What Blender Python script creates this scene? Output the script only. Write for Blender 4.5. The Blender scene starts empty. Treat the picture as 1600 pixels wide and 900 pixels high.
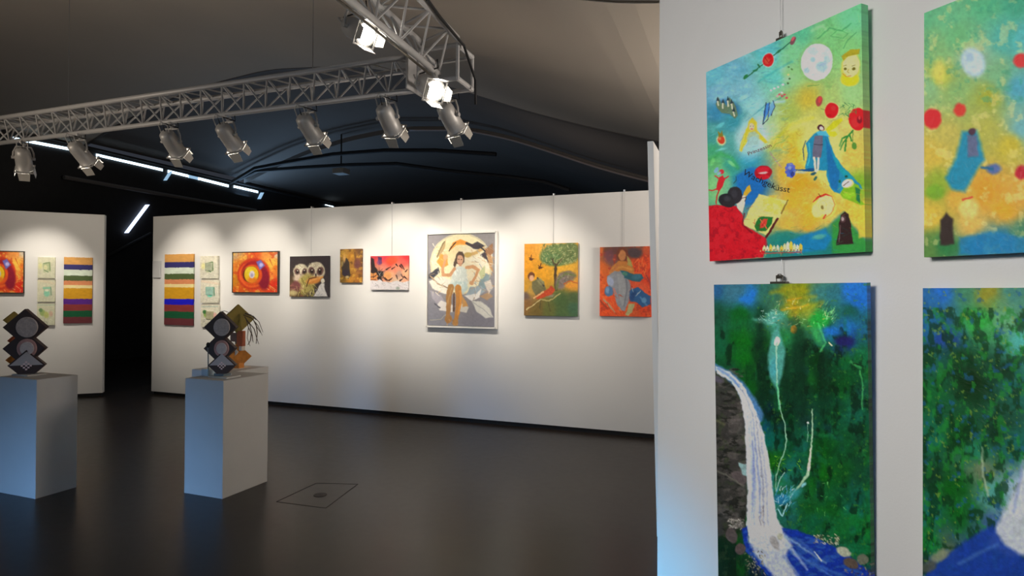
import bpy, bmesh, math, random
import numpy as np
from mathutils import Vector, Matrix

S = bpy.context.scene
COL = S.collection
R = math.radians

# ------------------------------------------------------------------ camera
EYE = Vector((0, 0, 1.55)); FPX = 950.0
YAW, PITCH, ROLL = R(20.6), R(0.5), R(0.35)
cd = bpy.data.cameras.new('camera'); cam = bpy.data.objects.new('camera', cd); COL.objects.link(cam)
fwd = Vector((-math.sin(YAW) * math.cos(PITCH), math.cos(YAW) * math.cos(PITCH), math.sin(PITCH)))
rgt = fwd.cross(Vector((0, 0, 1))).normalized(); up = rgt.cross(fwd)
rr = rgt * math.cos(ROLL) + up * math.sin(ROLL); uu = up * math.cos(ROLL) - rgt * math.sin(ROLL)
cam.matrix_world = Matrix((( rr.x, uu.x, -fwd.x, EYE.x), (rr.y, uu.y, -fwd.y, EYE.y), (rr.z, uu.z, -fwd.z, EYE.z), (0, 0, 0, 1)))
cd.sensor_width = 36; cd.lens = 36 * FPX / 1600; cd.clip_start = 0.05; cd.clip_end = 200
S.camera = cam

# ------------------------------------------------------------------ world, exposure
w = bpy.data.worlds.new('world'); S.world = w; w.use_nodes = True
w.node_tree.nodes['Background'].inputs[0].default_value = (0.55, 0.62, 0.8, 1)
w.node_tree.nodes['Background'].inputs[1].default_value = 0.05
S.view_settings.view_transform = 'Standard'; S.view_settings.look = 'None'
S.view_settings.exposure = 0.0; S.view_settings.gamma = 1.0; S.view_settings.use_curve_mapping = False

# ------------------------------------------------------------------ large lights: daylight and added fills
def area(name, loc, target, sx, sy, power, col, spread=180):
    l = bpy.data.lights.new(name, 'AREA'); l.shape = 'RECTANGLE'; l.size = sx; l.size_y = sy
    l.energy = power; l.color = col; l.spread = R(spread)
    o = bpy.data.objects.new(name, l); COL.objects.link(o); o.location = loc
    o.rotation_euler = (Vector(target) - Vector(loc)).to_track_quat('-Z', 'Y').to_euler()
    return o
# daylight through the low glazed entrance behind the camera
area('entrance_daylight', (-4.9, -3.6, 0.45), (-4.4, 3.5, -0.42), 1.8, 0.4, 7.5, (0.22, 0.50, 1.0), 26)
# added unseen cool fill, lifts the lower far partition
area('rear_cool_fill', (-2.6, -6.3, 2.2), (-2.6, 6.6, 0.9), 4.0, 1.2, 11, (0.66, 0.82, 1.0), 60)
area('side_door_daylight', (-3.2, 0.2, 0.5), (-0.62, 3.3, -0.25), 0.4, 0.4, 4.6, (0.03, 0.50, 1.0), 28)
# added unseen fill that lights the near partition
area('near_wall_fill', (-2.6, -1.4, 3.15), (0.4, 2.3, 1.5), 1.6, 1.0, 35, (1.0, 0.95, 0.90), 84)
# added fill hidden behind the near partition, brightens the vault
area('vault_fill', (1.9, 5.6, 2.3), (-3.0, 6.6, 4.4), 1.0, 1.0, 82, (1.0, 0.88, 0.76), 140)
area('vault_fill_left', (-8.2, 1.2, 2.6), (-5.6, 6.3, 5.5), 1.2, 1.2, 32, (1.0, 0.84, 0.66), 120)  # added unseen fill for the left side of the vault
area('vault_fill_rear', (-3.0, 10.5, 1.8), (-3.6, 11.5, 4.9), 2.0, 1.5, 6, (1.0, 0.86, 0.74), 130)  # added unseen fill under the vault behind the far partition
# daylight of the eaves windows falling on the vault
area('eaves_daylight', (-12.7, 13.5, 3.5), (-10.2, 13.5, 5.4), 0.5, 14.0, 190, (0.40, 0.66, 1.0))

# ------------------------------------------------------------------ pixel helpers (photograph 1600x900)
def ray(px, py):
    return (fwd * FPX + rr * (px - 800) + uu * (450 - py)).normalized()
def hit(px, py, p0, n):
    d = ray(px, py); n = Vector(n)
    return EYE + d * ((Vector(p0) - EYE).dot(n) / d.dot(n))
def onY(px, py, Y): return hit(px, py, (0, Y, 0), (0, 1, 0))
def onX(px, py, X): return hit(px, py, (X, 0, 0), (1, 0, 0))
def onZ(px, py, Z): return hit(px, py, (0, 0, Z), (0, 0, 1))
def proj(p):
    v = Vector(p) - EYE; d = v.dot(fwd)
    return (800 + FPX * v.dot(rr) / d, 450 - FPX * v.dot(uu) / d)

# ------------------------------------------------------------------ materials
def lin(c):
    c = np.asarray(c, float) / 255
    return np.where(c <= 0.04045, c / 12.92, ((c + 0.055) / 1.055) ** 2.4)
def mat(name, col, rough=0.6, metal=0.0, spec=0.5, noise=0.0, nscale=8, bump=0.0, bscale=40, emis=None, estr=0, trans=0):
    m = bpy.data.materials.new(name); m.use_nodes = True; nt = m.node_tree; b = nt.nodes['Principled BSDF']
    b.inputs['Base Color'].default_value = (*col, 1); b.inputs['Roughness'].default_value = rough
    b.inputs['Metallic'].default_value = metal; b.inputs['Specular IOR Level'].default_value = spec
    if trans: b.inputs['Transmission Weight'].default_value = trans
    if emis:
        b.inputs['Emission Color'].default_value = (*emis, 1); b.inputs['Emission Strength'].default_value = estr
    tc = nt.nodes.new('ShaderNodeTexCoord')
    n = nt.nodes.new('ShaderNodeTexNoise'); n.inputs['Scale'].default_value = nscale; n.inputs['Detail'].default_value = 5
    nt.links.new(tc.outputs['Object'], n.inputs['Vector'])
    mx = nt.nodes.new('ShaderNodeMix'); mx.data_type = 'RGBA'
    mx.inputs[6].default_value = (*[c * (1 - noise) for c in col], 1); mx.inputs[7].default_value = (*[min(1, c * (1 + noise)) for c in col], 1)
    nt.links.new(n.outputs['Fac'], mx.inputs[0]); nt.links.new(mx.outputs[2], b.inputs['Base Color'])
    if bump:
        n2 = nt.nodes.new('ShaderNodeTexNoise'); n2.inputs['Scale'].default_value = bscale; n2.inputs['Detail'].default_value = 4
        nt.links.new(tc.outputs['Object'], n2.inputs['Vector'])
        bp = nt.nodes.new('ShaderNodeBump'); bp.inputs['Strength'].default_value = bump; bp.inputs['Distance'].default_value = 0.01
        nt.links.new(n2.outputs['Fac'], bp.inputs['Height']); nt.links.new(bp.outputs['Normal'], b.inputs['Normal'])
    return m
M = dict(
    wall=mat('white_wall_paint', (0.78, 0.77, 0.75), 0.85, spec=0.2, noise=0.02, nscale=1.5, bump=0.05, bscale=90),
    near=mat('near_wall_paint', (0.78, 0.78, 0.77), 0.8, spec=0.2, noise=0.015, nscale=1.2, bump=0.05, bscale=120),
    dark=mat('dark_wall_paint', (0.03, 0.03, 0.032), 0.8, noise=0.2),
    black=mat('black_recess', (0.008, 0.008, 0.009), 0.8),
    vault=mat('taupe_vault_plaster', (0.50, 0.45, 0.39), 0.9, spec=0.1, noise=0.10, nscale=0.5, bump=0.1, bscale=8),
    vaultdark=mat('shade_toned_vault', (0.17, 0.155, 0.145), 0.9, spec=0.1, noise=0.12, nscale=0.7),  # vault tone darkened, paints in the shade of the unlit bays
    rib=mat('vault_rib', (0.10, 0.09, 0.085), 0.7),
    ribthin=mat('pale_rib_edge', (0.30, 0.25, 0.24), 0.7),
    truss=mat('truss_metal', (0.50, 0.50, 0.51), 0.5, metal=0.15, noise=0.06, nscale=12),
    lamp=mat('lamp_metal', (0.52, 0.51, 0.50), 0.45, metal=0.25, noise=0.05),
    door=mat('barn_door_metal', (0.55, 0.53, 0.49), 0.5, metal=0.2),
    lens=mat('lit_lens', (1, 1, 1), 0.4, emis=(1.0, 0.93, 0.80), estr=50),
    strip=mat('daylit_pane', (0.8, 0.9, 1), 0.4, emis=(0.66, 0.86, 1.0), estr=3.0),
    stripb=mat('blue_daylit_pane', (0.5, 0.6, 1), 0.4, emis=(0.62, 0.74, 1.0), estr=2.6),
    stripw=mat('dim_daylit_glow', (0.5, 0.6, 0.8), 0.4, emis=(0.40, 0.66, 0.92), estr=0.75),
    rail=mat('dusty_rail', (0.17, 0.155, 0.145), 0.8),
    plinth=mat('plinth_paint', (0.60, 0.59, 0.57), 0.75, spec=0.25, noise=0.05, nscale=5, bump=0.05),
    wire=mat('steel_wire', (0.45, 0.45, 0.46), 0.35, metal=0.8),
    clip=mat('dark_clip', (0.12, 0.11, 0.09), 0.35, metal=0.7),
    cwhite=mat('white_frame_paint', (0.80, 0.78, 0.74), 0.5),
    cdark=mat('dark_frame_wood', (0.045, 0.035, 0.028), 0.5),
    cable=mat('black_cable', (0.006, 0.006, 0.008), 0.7),
    grey=mat('grey_plastic', (0.35, 0.36, 0.36), 0.6),
    groove=mat('hatch_joint', (0.012, 0.009, 0.008), 0.8),
    hatch=mat('hatch_disc', (0.012, 0.01, 0.012), 0.6, noise=.2),
    panel=mat('white_panel_laminate', (0.80, 0.82, 0.83), 0.6),
)
# polished dark floor
fm = bpy.data.materials.new('polished_dark_floor'); fm.use_nodes = True; nt = fm.node_tree; b = nt.nodes['Principled BSDF']
tc = nt.nodes.new('ShaderNodeTexCoord'); n1 = nt.nodes.new('ShaderNodeTexNoise'); n1.inputs['Scale'].default_value = 1.6; n1.inputs['Detail'].default_value = 6
cr = nt.nodes.new('ShaderNodeValToRGB'); cr.color_ramp.elements[0].position = 0.3; cr.color_ramp.elements[1].position = 0.75
cr.color_ramp.elements[0].color = (0.024, 0.018, 0.015, 1); cr.color_ramp.elements[1].color = (0.032, 0.025, 0.020, 1)
nt.links.new(tc.outputs['Object'], n1.inputs['Vector']); nt.links.new(n1.outputs['Fac'], cr.inputs[0]); nt.links.new(cr.outputs[0], b.inputs['Base Color'])
n2 = nt.nodes.new('ShaderNodeTexNoise'); n2.inputs['Scale'].default_value = 14; n2.inputs['Detail'].default_value = 8
nt.links.new(tc.outputs['Object'], n2.inputs['Vector'])
mr = nt.nodes.new('ShaderNodeMapRange'); mr.inputs[3].default_value = 0.27; mr.inputs[4].default_value = 0.35
nt.links.new(n2.outputs['Fac'], mr.inputs[0]); nt.links.new(mr.outputs[0], b.inputs['Roughness'])
bp = nt.nodes.new('ShaderNodeBump'); bp.inputs['Strength'].default_value = 0.03; bp.inputs['Distance'].default_value = 0.002
nt.links.new(n2.outputs['Fac'], bp.inputs['Height']); nt.links.new(bp.outputs['Normal'], b.inputs['Normal'])
b.inputs['Specular IOR Level'].default_value = 0.30
M['floor'] = fm
# painted surface: colour attribute + brush relief
def paint_mat(name, rough=0.5, relief=0.35, scale=60, cov=0.0):
    m = bpy.data.materials.new(name); m.use_nodes = True; nt = m.node_tree; b = nt.nodes['Principled BSDF']
    a = nt.nodes.new('ShaderNodeVertexColor'); a.layer_name = 'paint'
    tc = nt.nodes.new('ShaderNodeTexCoord'); n = nt.nodes.new('ShaderNodeTexNoise')
    n.inputs['Scale'].default_value = scale; n.inputs['Detail'].default_value = 6; n.inputs['Distortion'].default_value = 1.2
    nt.links.new(tc.outputs['Object'], n.inputs['Vector'])
    mm = nt.nodes.new('ShaderNodeMapRange'); mm.inputs[3].default_value = 0.95; mm.inputs[4].default_value = 1.05
    nt.links.new(n.outputs['Fac'], mm.inputs[0])
    vm = nt.nodes.new('ShaderNodeVectorMath'); vm.operation = 'SCALE'
    nt.links.new(a.outputs['Color'], vm.inputs[0]); nt.links.new(mm.outputs[0], vm.inputs['Scale'])
    nt.links.new(vm.outputs[0], b.inputs['Base Color'])
    bp = nt.nodes.new('ShaderNodeBump'); bp.inputs['Strength'].default_value = relief; bp.inputs['Distance'].default_value = 0.003
    nt.links.new(n.outputs['Fac'], bp.inputs['Height']); nt.links.new(bp.outputs['Normal'], b.inputs['Normal'])
    b.inputs['Roughness'].default_value = rough; b.inputs['Specular IOR Level'].default_value = 0.3
    return m
M['oil'] = paint_mat('oil_paint'); M['acrylic'] = paint_mat('acrylic_paint', 0.42, 0.5, 45)

# ------------------------------------------------------------------ mesh helpers
def obj(name, bm, m, parent=None, smooth=False):
    me = bpy.data.meshes.new(name); bmesh.ops.recalc_face_normals(bm, faces=bm.faces[:]); bm.to_mesh(me); bm.free()
    if smooth:
        for p in me.polygons: p.use_smooth = True
    me.materials.append(M[m] if isinstance(m, str) else m)
    o = bpy.data.objects.new(name, me); COL.objects.link(o)
    if parent: o.parent = parent; o.matrix_parent_inverse = parent.matrix_world.inverted()
    return o
def empty(name, loc, label=None, cat=None, group=None):
    o = bpy.data.objects.new(name, None); COL.objects.link(o); o.location = loc; o.empty_display_size = 0.1
    o.matrix_world = Matrix.Translation(loc)
    if label: tag(o, label, cat, group)
    return o
def tag(o, label=None, cat=None, group=None, kind=None):
    if label: o['label'] = label
    if cat: o['category'] = cat
    if group: o['group'] = group
    if kind: o['kind'] = kind
    return o
def struct(name, bm, m, **k):
    o = obj(name, bm, m, **k); o['kind'] = 'structure'; return o
def box(bm, x0, x1, y0, y1, z0, z1, mtx=None, bev=0):
    r = bmesh.ops.create_cube(bm, size=1, matrix=Matrix.Translation(((x0+x1)/2, (y0+y1)/2, (z0+z1)/2)) @ Matrix.Diagonal((x1-x0, y1-y0, z1-z0, 1)))
    vs = r['verts']
    if bev:
        es = list({e for v in vs for e in v.link_edges})
        rb = bmesh.ops.bevel(bm, geom=es, offset=bev, segments=2, affect='EDGES', profile=0.7)
        vs = list({v for f in rb['faces'] for v in f.verts} | {v for v in vs if v.is_valid})
        seen = set(vs); stack = list(vs)
        while stack:
            v = stack.pop()
            for e in v.link_edges:
                ov = e.other_vert(v)
                if ov not in seen: seen.add(ov); stack.append(ov)
        vs = list(seen)
    if mtx is not None: bmesh.ops.transform(bm, matrix=mtx, verts=vs)
    return bm
def BX(*a, **k): return box(bmesh.new(), *a, **k)
def tube(bm, pts, r, seg=8, caps=True):
    pts = [Vector(p) for p in pts]; rs = r if isinstance(r, (list, tuple)) else [r] * len(pts)
    rings = []; up0 = None
    for i, p in enumerate(pts):
        t = (pts[min(i+1, len(pts)-1)] - pts[max(i-1, 0)]).normalized()
        if up0 is None: up0 = t.orthogonal().normalized()
        a = (up0 - t * up0.dot(t))
        a = a.normalized() if a.length > 1e-6 else t.orthogonal().normalized()
        up0 = a; c = t.cross(a)
        rings.append([bm.verts.new(p + (a * math.cos(k*2*math.pi/seg) + c * math.sin(k*2*math.pi/seg)) * rs[i]) for k in range(seg)])
    for q in range(len(rings)-1):
        for k in range(seg):
            bm.faces.new((rings[q][k], rings[q][(k+1) % seg], rings[q+1][(k+1) % seg], rings[q+1][k]))
    if caps: bm.faces.new(rings[0][::-1]); bm.faces.new(rings[-1])
    return bm
def lathe(bm, prof, mtx, seg=24, closed=False):
    rings = []
    for r, z in prof:
        rings.append([bm.verts.new(mtx @ Vector((r*math.cos(k*2*math.pi/seg), r*math.sin(k*2*math.pi/seg), z))) for k in range(seg)])
    for q in range(len(rings)-1):
        for k in range(seg):
            bm.faces.new((rings[q][k], rings[q][(k+1) % seg], rings[q+1][(k+1) % seg], rings[q+1][k]))
    if closed: bm.faces.new(rings[0][::-1]); bm.faces.new(rings[-1])
    return bm

# ------------------------------------------------------------------ room shell
YA = 6.65; HA = 2.67
struct('floor', BX(-14.5, 6.5, -7, 22, -0.1, 0), 'floor')
struct('wall_left', BX(-13.6, -13.3, -7, 22, 0, 4.66), 'dark')
struct('wall_back', BX(-13.3, 6.2, 21.7, 22, 0, 7), 'dark')
struct('wall_right', BX(6.2, 6.5, -7, 22, 0, 4.5), 'dark')
struct('wall_rear', BX(-13.3, 6.2, -7, -6.7, 0, 7), 'dark')
kx = np.array([-13.45, -12.6, -11.2, -9.8, -8.3, -6.4, -5.2, -4.1, -3.1, -2.15, -1.2, -0.7, 0.2, 1.5, 6.4])
kz = np.array([4.62, 4.95, 5.35, 5.6, 5.72, 5.55, 5.22, 4.80, 4.40, 4.08, 3.80, 3.66, 3.62, 3.60, 3.60])
fine = np.linspace(-13.45, 6.4, 400); fz = np.interp(fine, kx, kz)
ker = np.hanning(31); ker /= ker.sum(); fzs = np.convolve(np.pad(fz, 15, mode='edge'), ker, mode='valid')
def vz(x): return float(np.interp(x, fine, fzs))
XS = list(np.linspace(-13.45, 6.4, 90))
def bay(name, y0, y1, lift, m, th=0.12):
    bm = bmesh.new(); NY = 6
    lo = [[bm.verts.new((x, y0 + (y1-y0)*j/NY, vz(x) + lift)) for x in XS] for j in range(NY+1)]
    hi = [[bm.verts.new((x, y0 + (y1-y0)*j/NY, vz(x) + lift + th)) for x in XS] for j in range(NY+1)]
    for g in (lo, hi):
        for j in range(NY):
            for i in range(len(XS)-1): bm.faces.new((g[j][i], g[j][i+1], g[j+1][i+1], g[j+1][i]))
    for j in (0, NY):
        for i in range(len(XS)-1): bm.faces.new((lo[j][i], lo[j][i+1], hi[j][i+1], hi[j][i]))
    for i in (0, len(XS)-1):
        for j in range(NY): bm.faces.new((lo[j][i], lo[j+1][i], hi[j+1][i], hi[j][i]))
    return struct(name, bm, m, smooth=False)
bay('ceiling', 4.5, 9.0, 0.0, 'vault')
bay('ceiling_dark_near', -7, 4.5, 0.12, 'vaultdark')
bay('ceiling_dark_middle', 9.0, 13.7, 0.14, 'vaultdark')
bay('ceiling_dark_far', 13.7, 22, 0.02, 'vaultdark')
def arch(name, y, r, m, dz=0.0, x0=-13.3, x1=6.2, n=70):
    pts = [(x, y, vz(x) + dz) for x in np.linspace(x0, x1, n)]
    return struct(name, tube(bmesh.new(), pts, r, 8), m, smooth=True)
arch('trim_1', 9.04, 0.055, 'rib', 0.04)
arch('trim_2', 13.7, 0.028, 'ribthin', 0.05, -8.0)
arch('trim_3', 4.46, 0.05, 'rib', 0.05)

# far partition wall and its recessed foot
xl = onY(238, 480, YA).x
struct('wall_partition', BX(xl, 0.9, YA, YA + 0.12, 0.05, HA), 'wall')
struct('baseboard_partition', BX(xl + 0.03, 0.88, YA + 0.02, YA + 0.10, 0, 0.05), 'black')
# near partition
E0 = Vector((-0.41, 3.24, 0)); DB = Vector((0.728, -0.686, 0)).normalized(); NB = Vector((-DB.y * -1, DB.x * -1, 0))
NB = Vector((-0.686, -0.728, 0)).normalized()
E0 = hit(1027, 450, onZ(1027, 918, 0), Vector((0.0, 1, 0))); E0 = onZ(1027, 920, 0)
BL = 3.9
bm = bmesh.new(); mtxB = Matrix.Translation(E0) @ Matrix(((DB.x, -NB.x, 0, 0), (DB.y, -NB.y, 0, 0), (0, 0, 1, 0), (0, 0, 0, 1)))
struct('wall_near', box(bm, 0, BL, 0, 0.12, 0.0, 3.55, mtxB), 'near')
# angled partition at the left
CA = Vector((-9.02, 6.36, 0)); dC = Vector((-0.72, -0.69, 0)).normalized(); NC = Vector((0.69, -0.72, 0)).normalized()
CA = onZ(160, 619, 0)
mtxC = Matrix.Translation(CA) @ Matrix(((dC.x, -NC.x, 0, 0), (dC.y, -NC.y, 0, 0), (0, 0, 1, 0), (0, 0, 0, 1)))
struct('wall_angled', box(bmesh.new(), 0, 2.6, 0, 0.12, 0.05, HA, mtxC), 'wall')
struct('baseboard_angled', box(bmesh.new(), 0.02, 2.58, 0.02, 0.10, 0, 0.05, mtxC), 'black')

# eaves windows in the left wall (slits of daylight) and a raking one
XL = -13.3
def slit(name, a, b, hpx, m):
    p = onX(*a, XL + 0.01); q = onX(*b, XL + 0.01); p2 = onX(a[0], a[1] + hpx, XL + 0.01); q2 = onX(b[0], b[1] + hpx, XL + 0.01)
    root = empty(name, (p + q) / 2); root['kind'] = 'structure'
    bm = bmesh.new(); vs = [bm.verts.new(v) for v in (p, q, q2, p2)] + [bm.verts.new(v + Vector((0.03, 0, 0))) for v in (p, q, q2, p2)]
    for f in ((0,1,2,3), (7,6,5,4), (0,4,5,1), (1,5,6,2), (2,6,7,3), (3,7,4,0)): bm.faces.new([vs[i] for i in f])
    obj('pane', bm, m, root)
    d = (q - p).normalized(); bm = bmesh.new()
    for s, e in ((p, q), (p2, q2)):
        tube(bm, [s + Vector((0.02, 0, 0.0)), e + Vector((0.02, 0, 0.0))], 0.012, 6)
    obj('window_frame', bm, 'black', root)
slit('window_1', (150, 240), (253, 263.5), 4.5, 'strip')
slit('window_2', (262, 265.5), (293, 273), 4.5, 'strip')
slit('window_3', (294, 273.2), (308, 276.5), 5, 'stripw')
slit('window_4', (309, 276.8), (356, 288.5), 4.5, 'strip')
slit('window_5', (365, 289.5), (402, 298), 4, 'strip')
slit('window_6', (508, 317.5), (520, 320.5), 3.5, 'strip')
slit('window_7', (20, 214), (120, 233), 5, 'strip')
def rake(name, a, b, wpx, m):
    p = onX(*a, XL + 0.02); q = onX(*b, XL + 0.02); p2 = onX(a[0] + wpx, a[1], XL + 0.02); q2 = onX(b[0] + wpx, b[1], XL + 0.02)
    bm = bmesh.new(); vs = [bm.verts.new(v) for v in (p, q, q2, p2)] + [bm.verts.new(v + Vector((0.04, 0, 0))) for v in (p, q, q2, p2)]
    for f in ((0,1,2,3), (7,6,5,4), (0,4,5,1), (1,5,6,2), (2,6,7,3), (3,7,4,0)): bm.faces.new([vs[i] for i in f])
    root = empty(name, (p + q) / 2); root['kind'] = 'structure'; obj('pane', bm, m, root)  # glowing face; on the reveals it paints in daylight
rake('glow_reveal_1', (264, 268), (255, 282), 4, 'stripw')  # slanted window reveal, the daylight on it painted as emission
rake('glow_reveal_2', (407, 301), (402, 311), 4, 'stripw')  # second reveal, its catch of daylight also painted as emission
rake('window_10', (227, 320), (194, 364), 5, 'stripb')
# rails along the left wall
def rail(name, a, b, r, m='rail', X=-13.18):
    p, q = onX(*a, X), onX(*b, X); return struct(name, tube(bmesh.new(), [p, q], r, 8), m)
rail('trim_4', (100, 277), (400, 329), 0.045)
rail('trim_5', (60, 212), (560, 330), 0.03, 'dark')
rail('trim_6', (120, 425), (236, 365), 0.04, 'dark')

# ------------------------------------------------------------------ painter
rng = np.random.RandomState(7)
def homog(src, dst):
    A = []
    for (x, y), (u, v) in zip(src, dst):
        A.append([x, y, 1, 0, 0, 0, -u*x, -u*y]); A.append([0, 0, 0, x, y, 1, -v*x, -v*y])
    h = np.linalg.solve(np.array(A, float), np.array([c for p in dst for c in p], float))
    return np.append(h, 1).reshape(3, 3)
class Paint:
    def __init__(s, quad, nu, nv):
        s.H = homog([(0, 0), (1, 0), (1, 1), (0, 1)], quad); s.Hi = np.linalg.inv(s.H)
        u, v = np.meshgrid(np.linspace(0, 1, nu), np.linspace(0, 1, nv)); w = s.H[2, 0]*u + s.H[2, 1]*v + 1
        s.x = (s.H[0, 0]*u + s.H[0, 1]*v + s.H[0, 2]) / w; s.y = (s.H[1, 0]*u + s.H[1, 1]*v + s.H[1, 2]) / w
        s.c = np.zeros((nv, nu, 3)) + 200.; s.nu, s.nv = nu, nv; s.x0, s.y0 = s.x.copy(), s.y.copy()
    def uv(s, px, py):
        q = s.Hi @ np.array([px, py, 1]); return q[0]/q[2], q[1]/q[2]
    def noise(s, sc, seed=0, octv=3, sx=1, sy=1):
        out = np.zeros_like(s.x0); amp = 1; tot = 0
        for o in range(octv):
            r = np.random.RandomState(seed * 17 + o); T = r.rand(64, 64)
            X = s.x0 / (sc * sx) * 2**o + 100 + seed; Y = s.y0 / (sc * sy) * 2**o + 100 + seed
            xi = np.floor(X).astype(int); yi = np.floor(Y).astype(int); fx = X - xi; fy = Y - yi
            fx = fx*fx*(3-2*fx); fy = fy*fy*(3-2*fy); g = lambda a, b: T[b % 64, a % 64]
            out += amp * ((g(xi, yi)*(1-fx) + g(xi+1, yi)*fx)*(1-fy) + (g(xi, yi+1)*(1-fx) + g(xi+1, yi+1)*fx)*fy)
            tot += amp; amp *= 0.55
        return out / tot
    def warp(s, amt, sc=6, seed=3):
        s.x = s.x0 + (s.noise(sc, seed) - .5) * 2 * amt; s.y = s.y0 + (s.noise(sc, seed+9) - .5) * 2 * amt
    def mix(s, m, col, a=1.0):
        m = np.clip(m * a, 0, 1)[..., None]; s.c = s.c * (1 - m) + np.array(col, float) * m
    def base(s, pts, p=3.0):
        W = 0; C = 0
        for (x, y, col) in pts:
            k = 1 / (((s.x-x)**2 + (s.y-y)**2 + 6) ** (p/2)); W = W + k; C = C + k[..., None] * np.array(col, float)
        s.c = C / W[..., None]
    def ell(s, cx, cy, rx, ry, col, ang=0, soft=0.8, a=1.0, ring=None):
        t = math.radians(ang); X = (s.x-cx)*math.cos(t) + (s.y-cy)*math.sin(t); Y = -(s.x-cx)*math.sin(t) + (s.y-cy)*math.cos(t)
        d = np.sqrt((X/rx)**2 + (Y/ry)**2); k = min(rx, ry)
        sd = (d - 1) * k
        if ring: sd = np.abs(sd) - ring / 2
        s.mix(np.clip(0.5 - sd / soft, 0, 1), col, a)
    def poly(s, pts, col, soft=0.8, a=1.0):
        P = np.array(pts, float); n = len(P); inside = np.zeros(s.x.shape, bool); dist = np.full(s.x.shape, 1e9)
        for i in range(n):
            x1, y1 = P[i]; x2, y2 = P[(i+1) % n]
            if y1 != y2:
                cond = ((y1 > s.y) != (y2 > s.y)) & (s.x < (x2-x1)*(s.y-y1)/(y2-y1) + x1); inside ^= cond
            dx, dy = x2-x1, y2-y1; t = np.clip(((s.x-x1)*dx + (s.y-y1)*dy) / (dx*dx + dy*dy + 1e-9), 0, 1)
            dist = np.minimum(dist, np.hypot(s.x-x1-t*dx, s.y-y1-t*dy))
        sd = np.where(inside, -dist, dist); s.mix(np.clip(0.5 - sd / soft, 0, 1), col, a)
    def line(s, pts, wd, col, soft=0.7, a=1.0):
        n = len(pts); W = wd if isinstance(wd, (list, tuple)) else [wd] * n; best = np.full(s.x.shape, 1e9)
        for i in range(n-1):
            x1, y1 = pts[i]; x2, y2 = pts[i+1]; dx, dy = x2-x1, y2-y1
            t = np.clip(((s.x-x1)*dx + (s.y-y1)*dy) / (dx*dx + dy*dy + 1e-9), 0, 1)
            best = np.minimum(best, np.hypot(s.x-x1-t*dx, s.y-y1-t*dy) - (W[i]*(1-t) + W[i+1]*t) / 2)
        s.mix(np.clip(0.5 - best / soft, 0, 1), col, a)
    def mottle(s, col, sc, thr, seed, a=0.6, soft=0.08, sx=1, sy=1, mask=None):
        m = np.clip((s.noise(sc, seed, 4, sx, sy) - thr) / soft, 0, 1)
        if mask is not None: m = m * mask
        s.mix(m, col, a)
    def grain(s, amt, sc=3, seed=5, sx=1, sy=1):
        s.c = np.clip(s.c * (1 + (s.noise(sc, seed, 3, sx, sy)[..., None] - .5) * 2 * amt), 0, 255)
    def strokes(s, n, box_, ln, wd, cols, seed=1, ang=None, a=0.8, spread=0.5):
        r = np.random.RandomState(seed)
        for _ in range(n):
            x = r.uniform(box_[0], box_[2]); y = r.uniform(box_[1], box_[3]); t = (r.uniform(0, math.pi) if ang is None else math.radians(ang) + r.normal(0, spread))
            L = ln * r.uniform(.5, 1.3); s.line([(x, y), (x + L*math.cos(t), y + L*math.sin(t))], [wd * r.uniform(.5, 1.2), wd*.3], cols[r.randint(len(cols))], a=a)

def canvas_mesh(P, gain, w_, h_, th):
    """front grid at local y=-th (facing -y), wrapped sides, back at y=0; x 0..w, z 0..h"""
    nu, nv = P.nu, P.nv; u, v = np.meshgrid(np.linspace(0, 1, nu), np.linspace(0, 1, nv))
    front = np.stack([u*w_, np.full_like(u, -th), (1-v)*h_], -1).reshape(-1, 3)
    L = np.clip(lin(P.c) * gain, 0, 0.92).reshape(-1, 3)
    idx = np.arange(nu*nv).reshape(nv, nu)
    faces = np.stack([idx[:-1, :-1], idx[1:, :-1], idx[1:, 1:], idx[:-1, 1:]], -1).reshape(-1, 4).tolist()
    ring = list(idx[0, :-1]) + list(idx[:-1, -1]) + list(idx[-1, :0:-1]) + list(idx[:0:-1, 0])
    bk = front[ring].copy(); bk[:, 1] = 0; n0 = len(front)
    verts = np.vstack([front, bk]); cols = np.vstack([L, L[ring]])
    m = len(ring)
    for i in range(m): faces.append([ring[i], ring[(i+1) % m], n0 + (i+1) % m, n0 + i])
    faces.append([n0 + i for i in range(m)][::-1])
    me = bpy.data.meshes.new('canvas'); me.from_pydata(verts.tolist(), [], faces); me.update()
    at = me.color_attributes.new('paint', 'FLOAT_COLOR', 'POINT')
    at.data.foreach_set('color', np.hstack([cols, np.ones((len(cols), 1))]).astype(np.float32).ravel())
    bm = bmesh.new(); bm.from_mesh(me); bmesh.ops.recalc_face_normals(bm, faces=bm.faces[:]); bm.to_mesh(me); bm.free()
    return me
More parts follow.
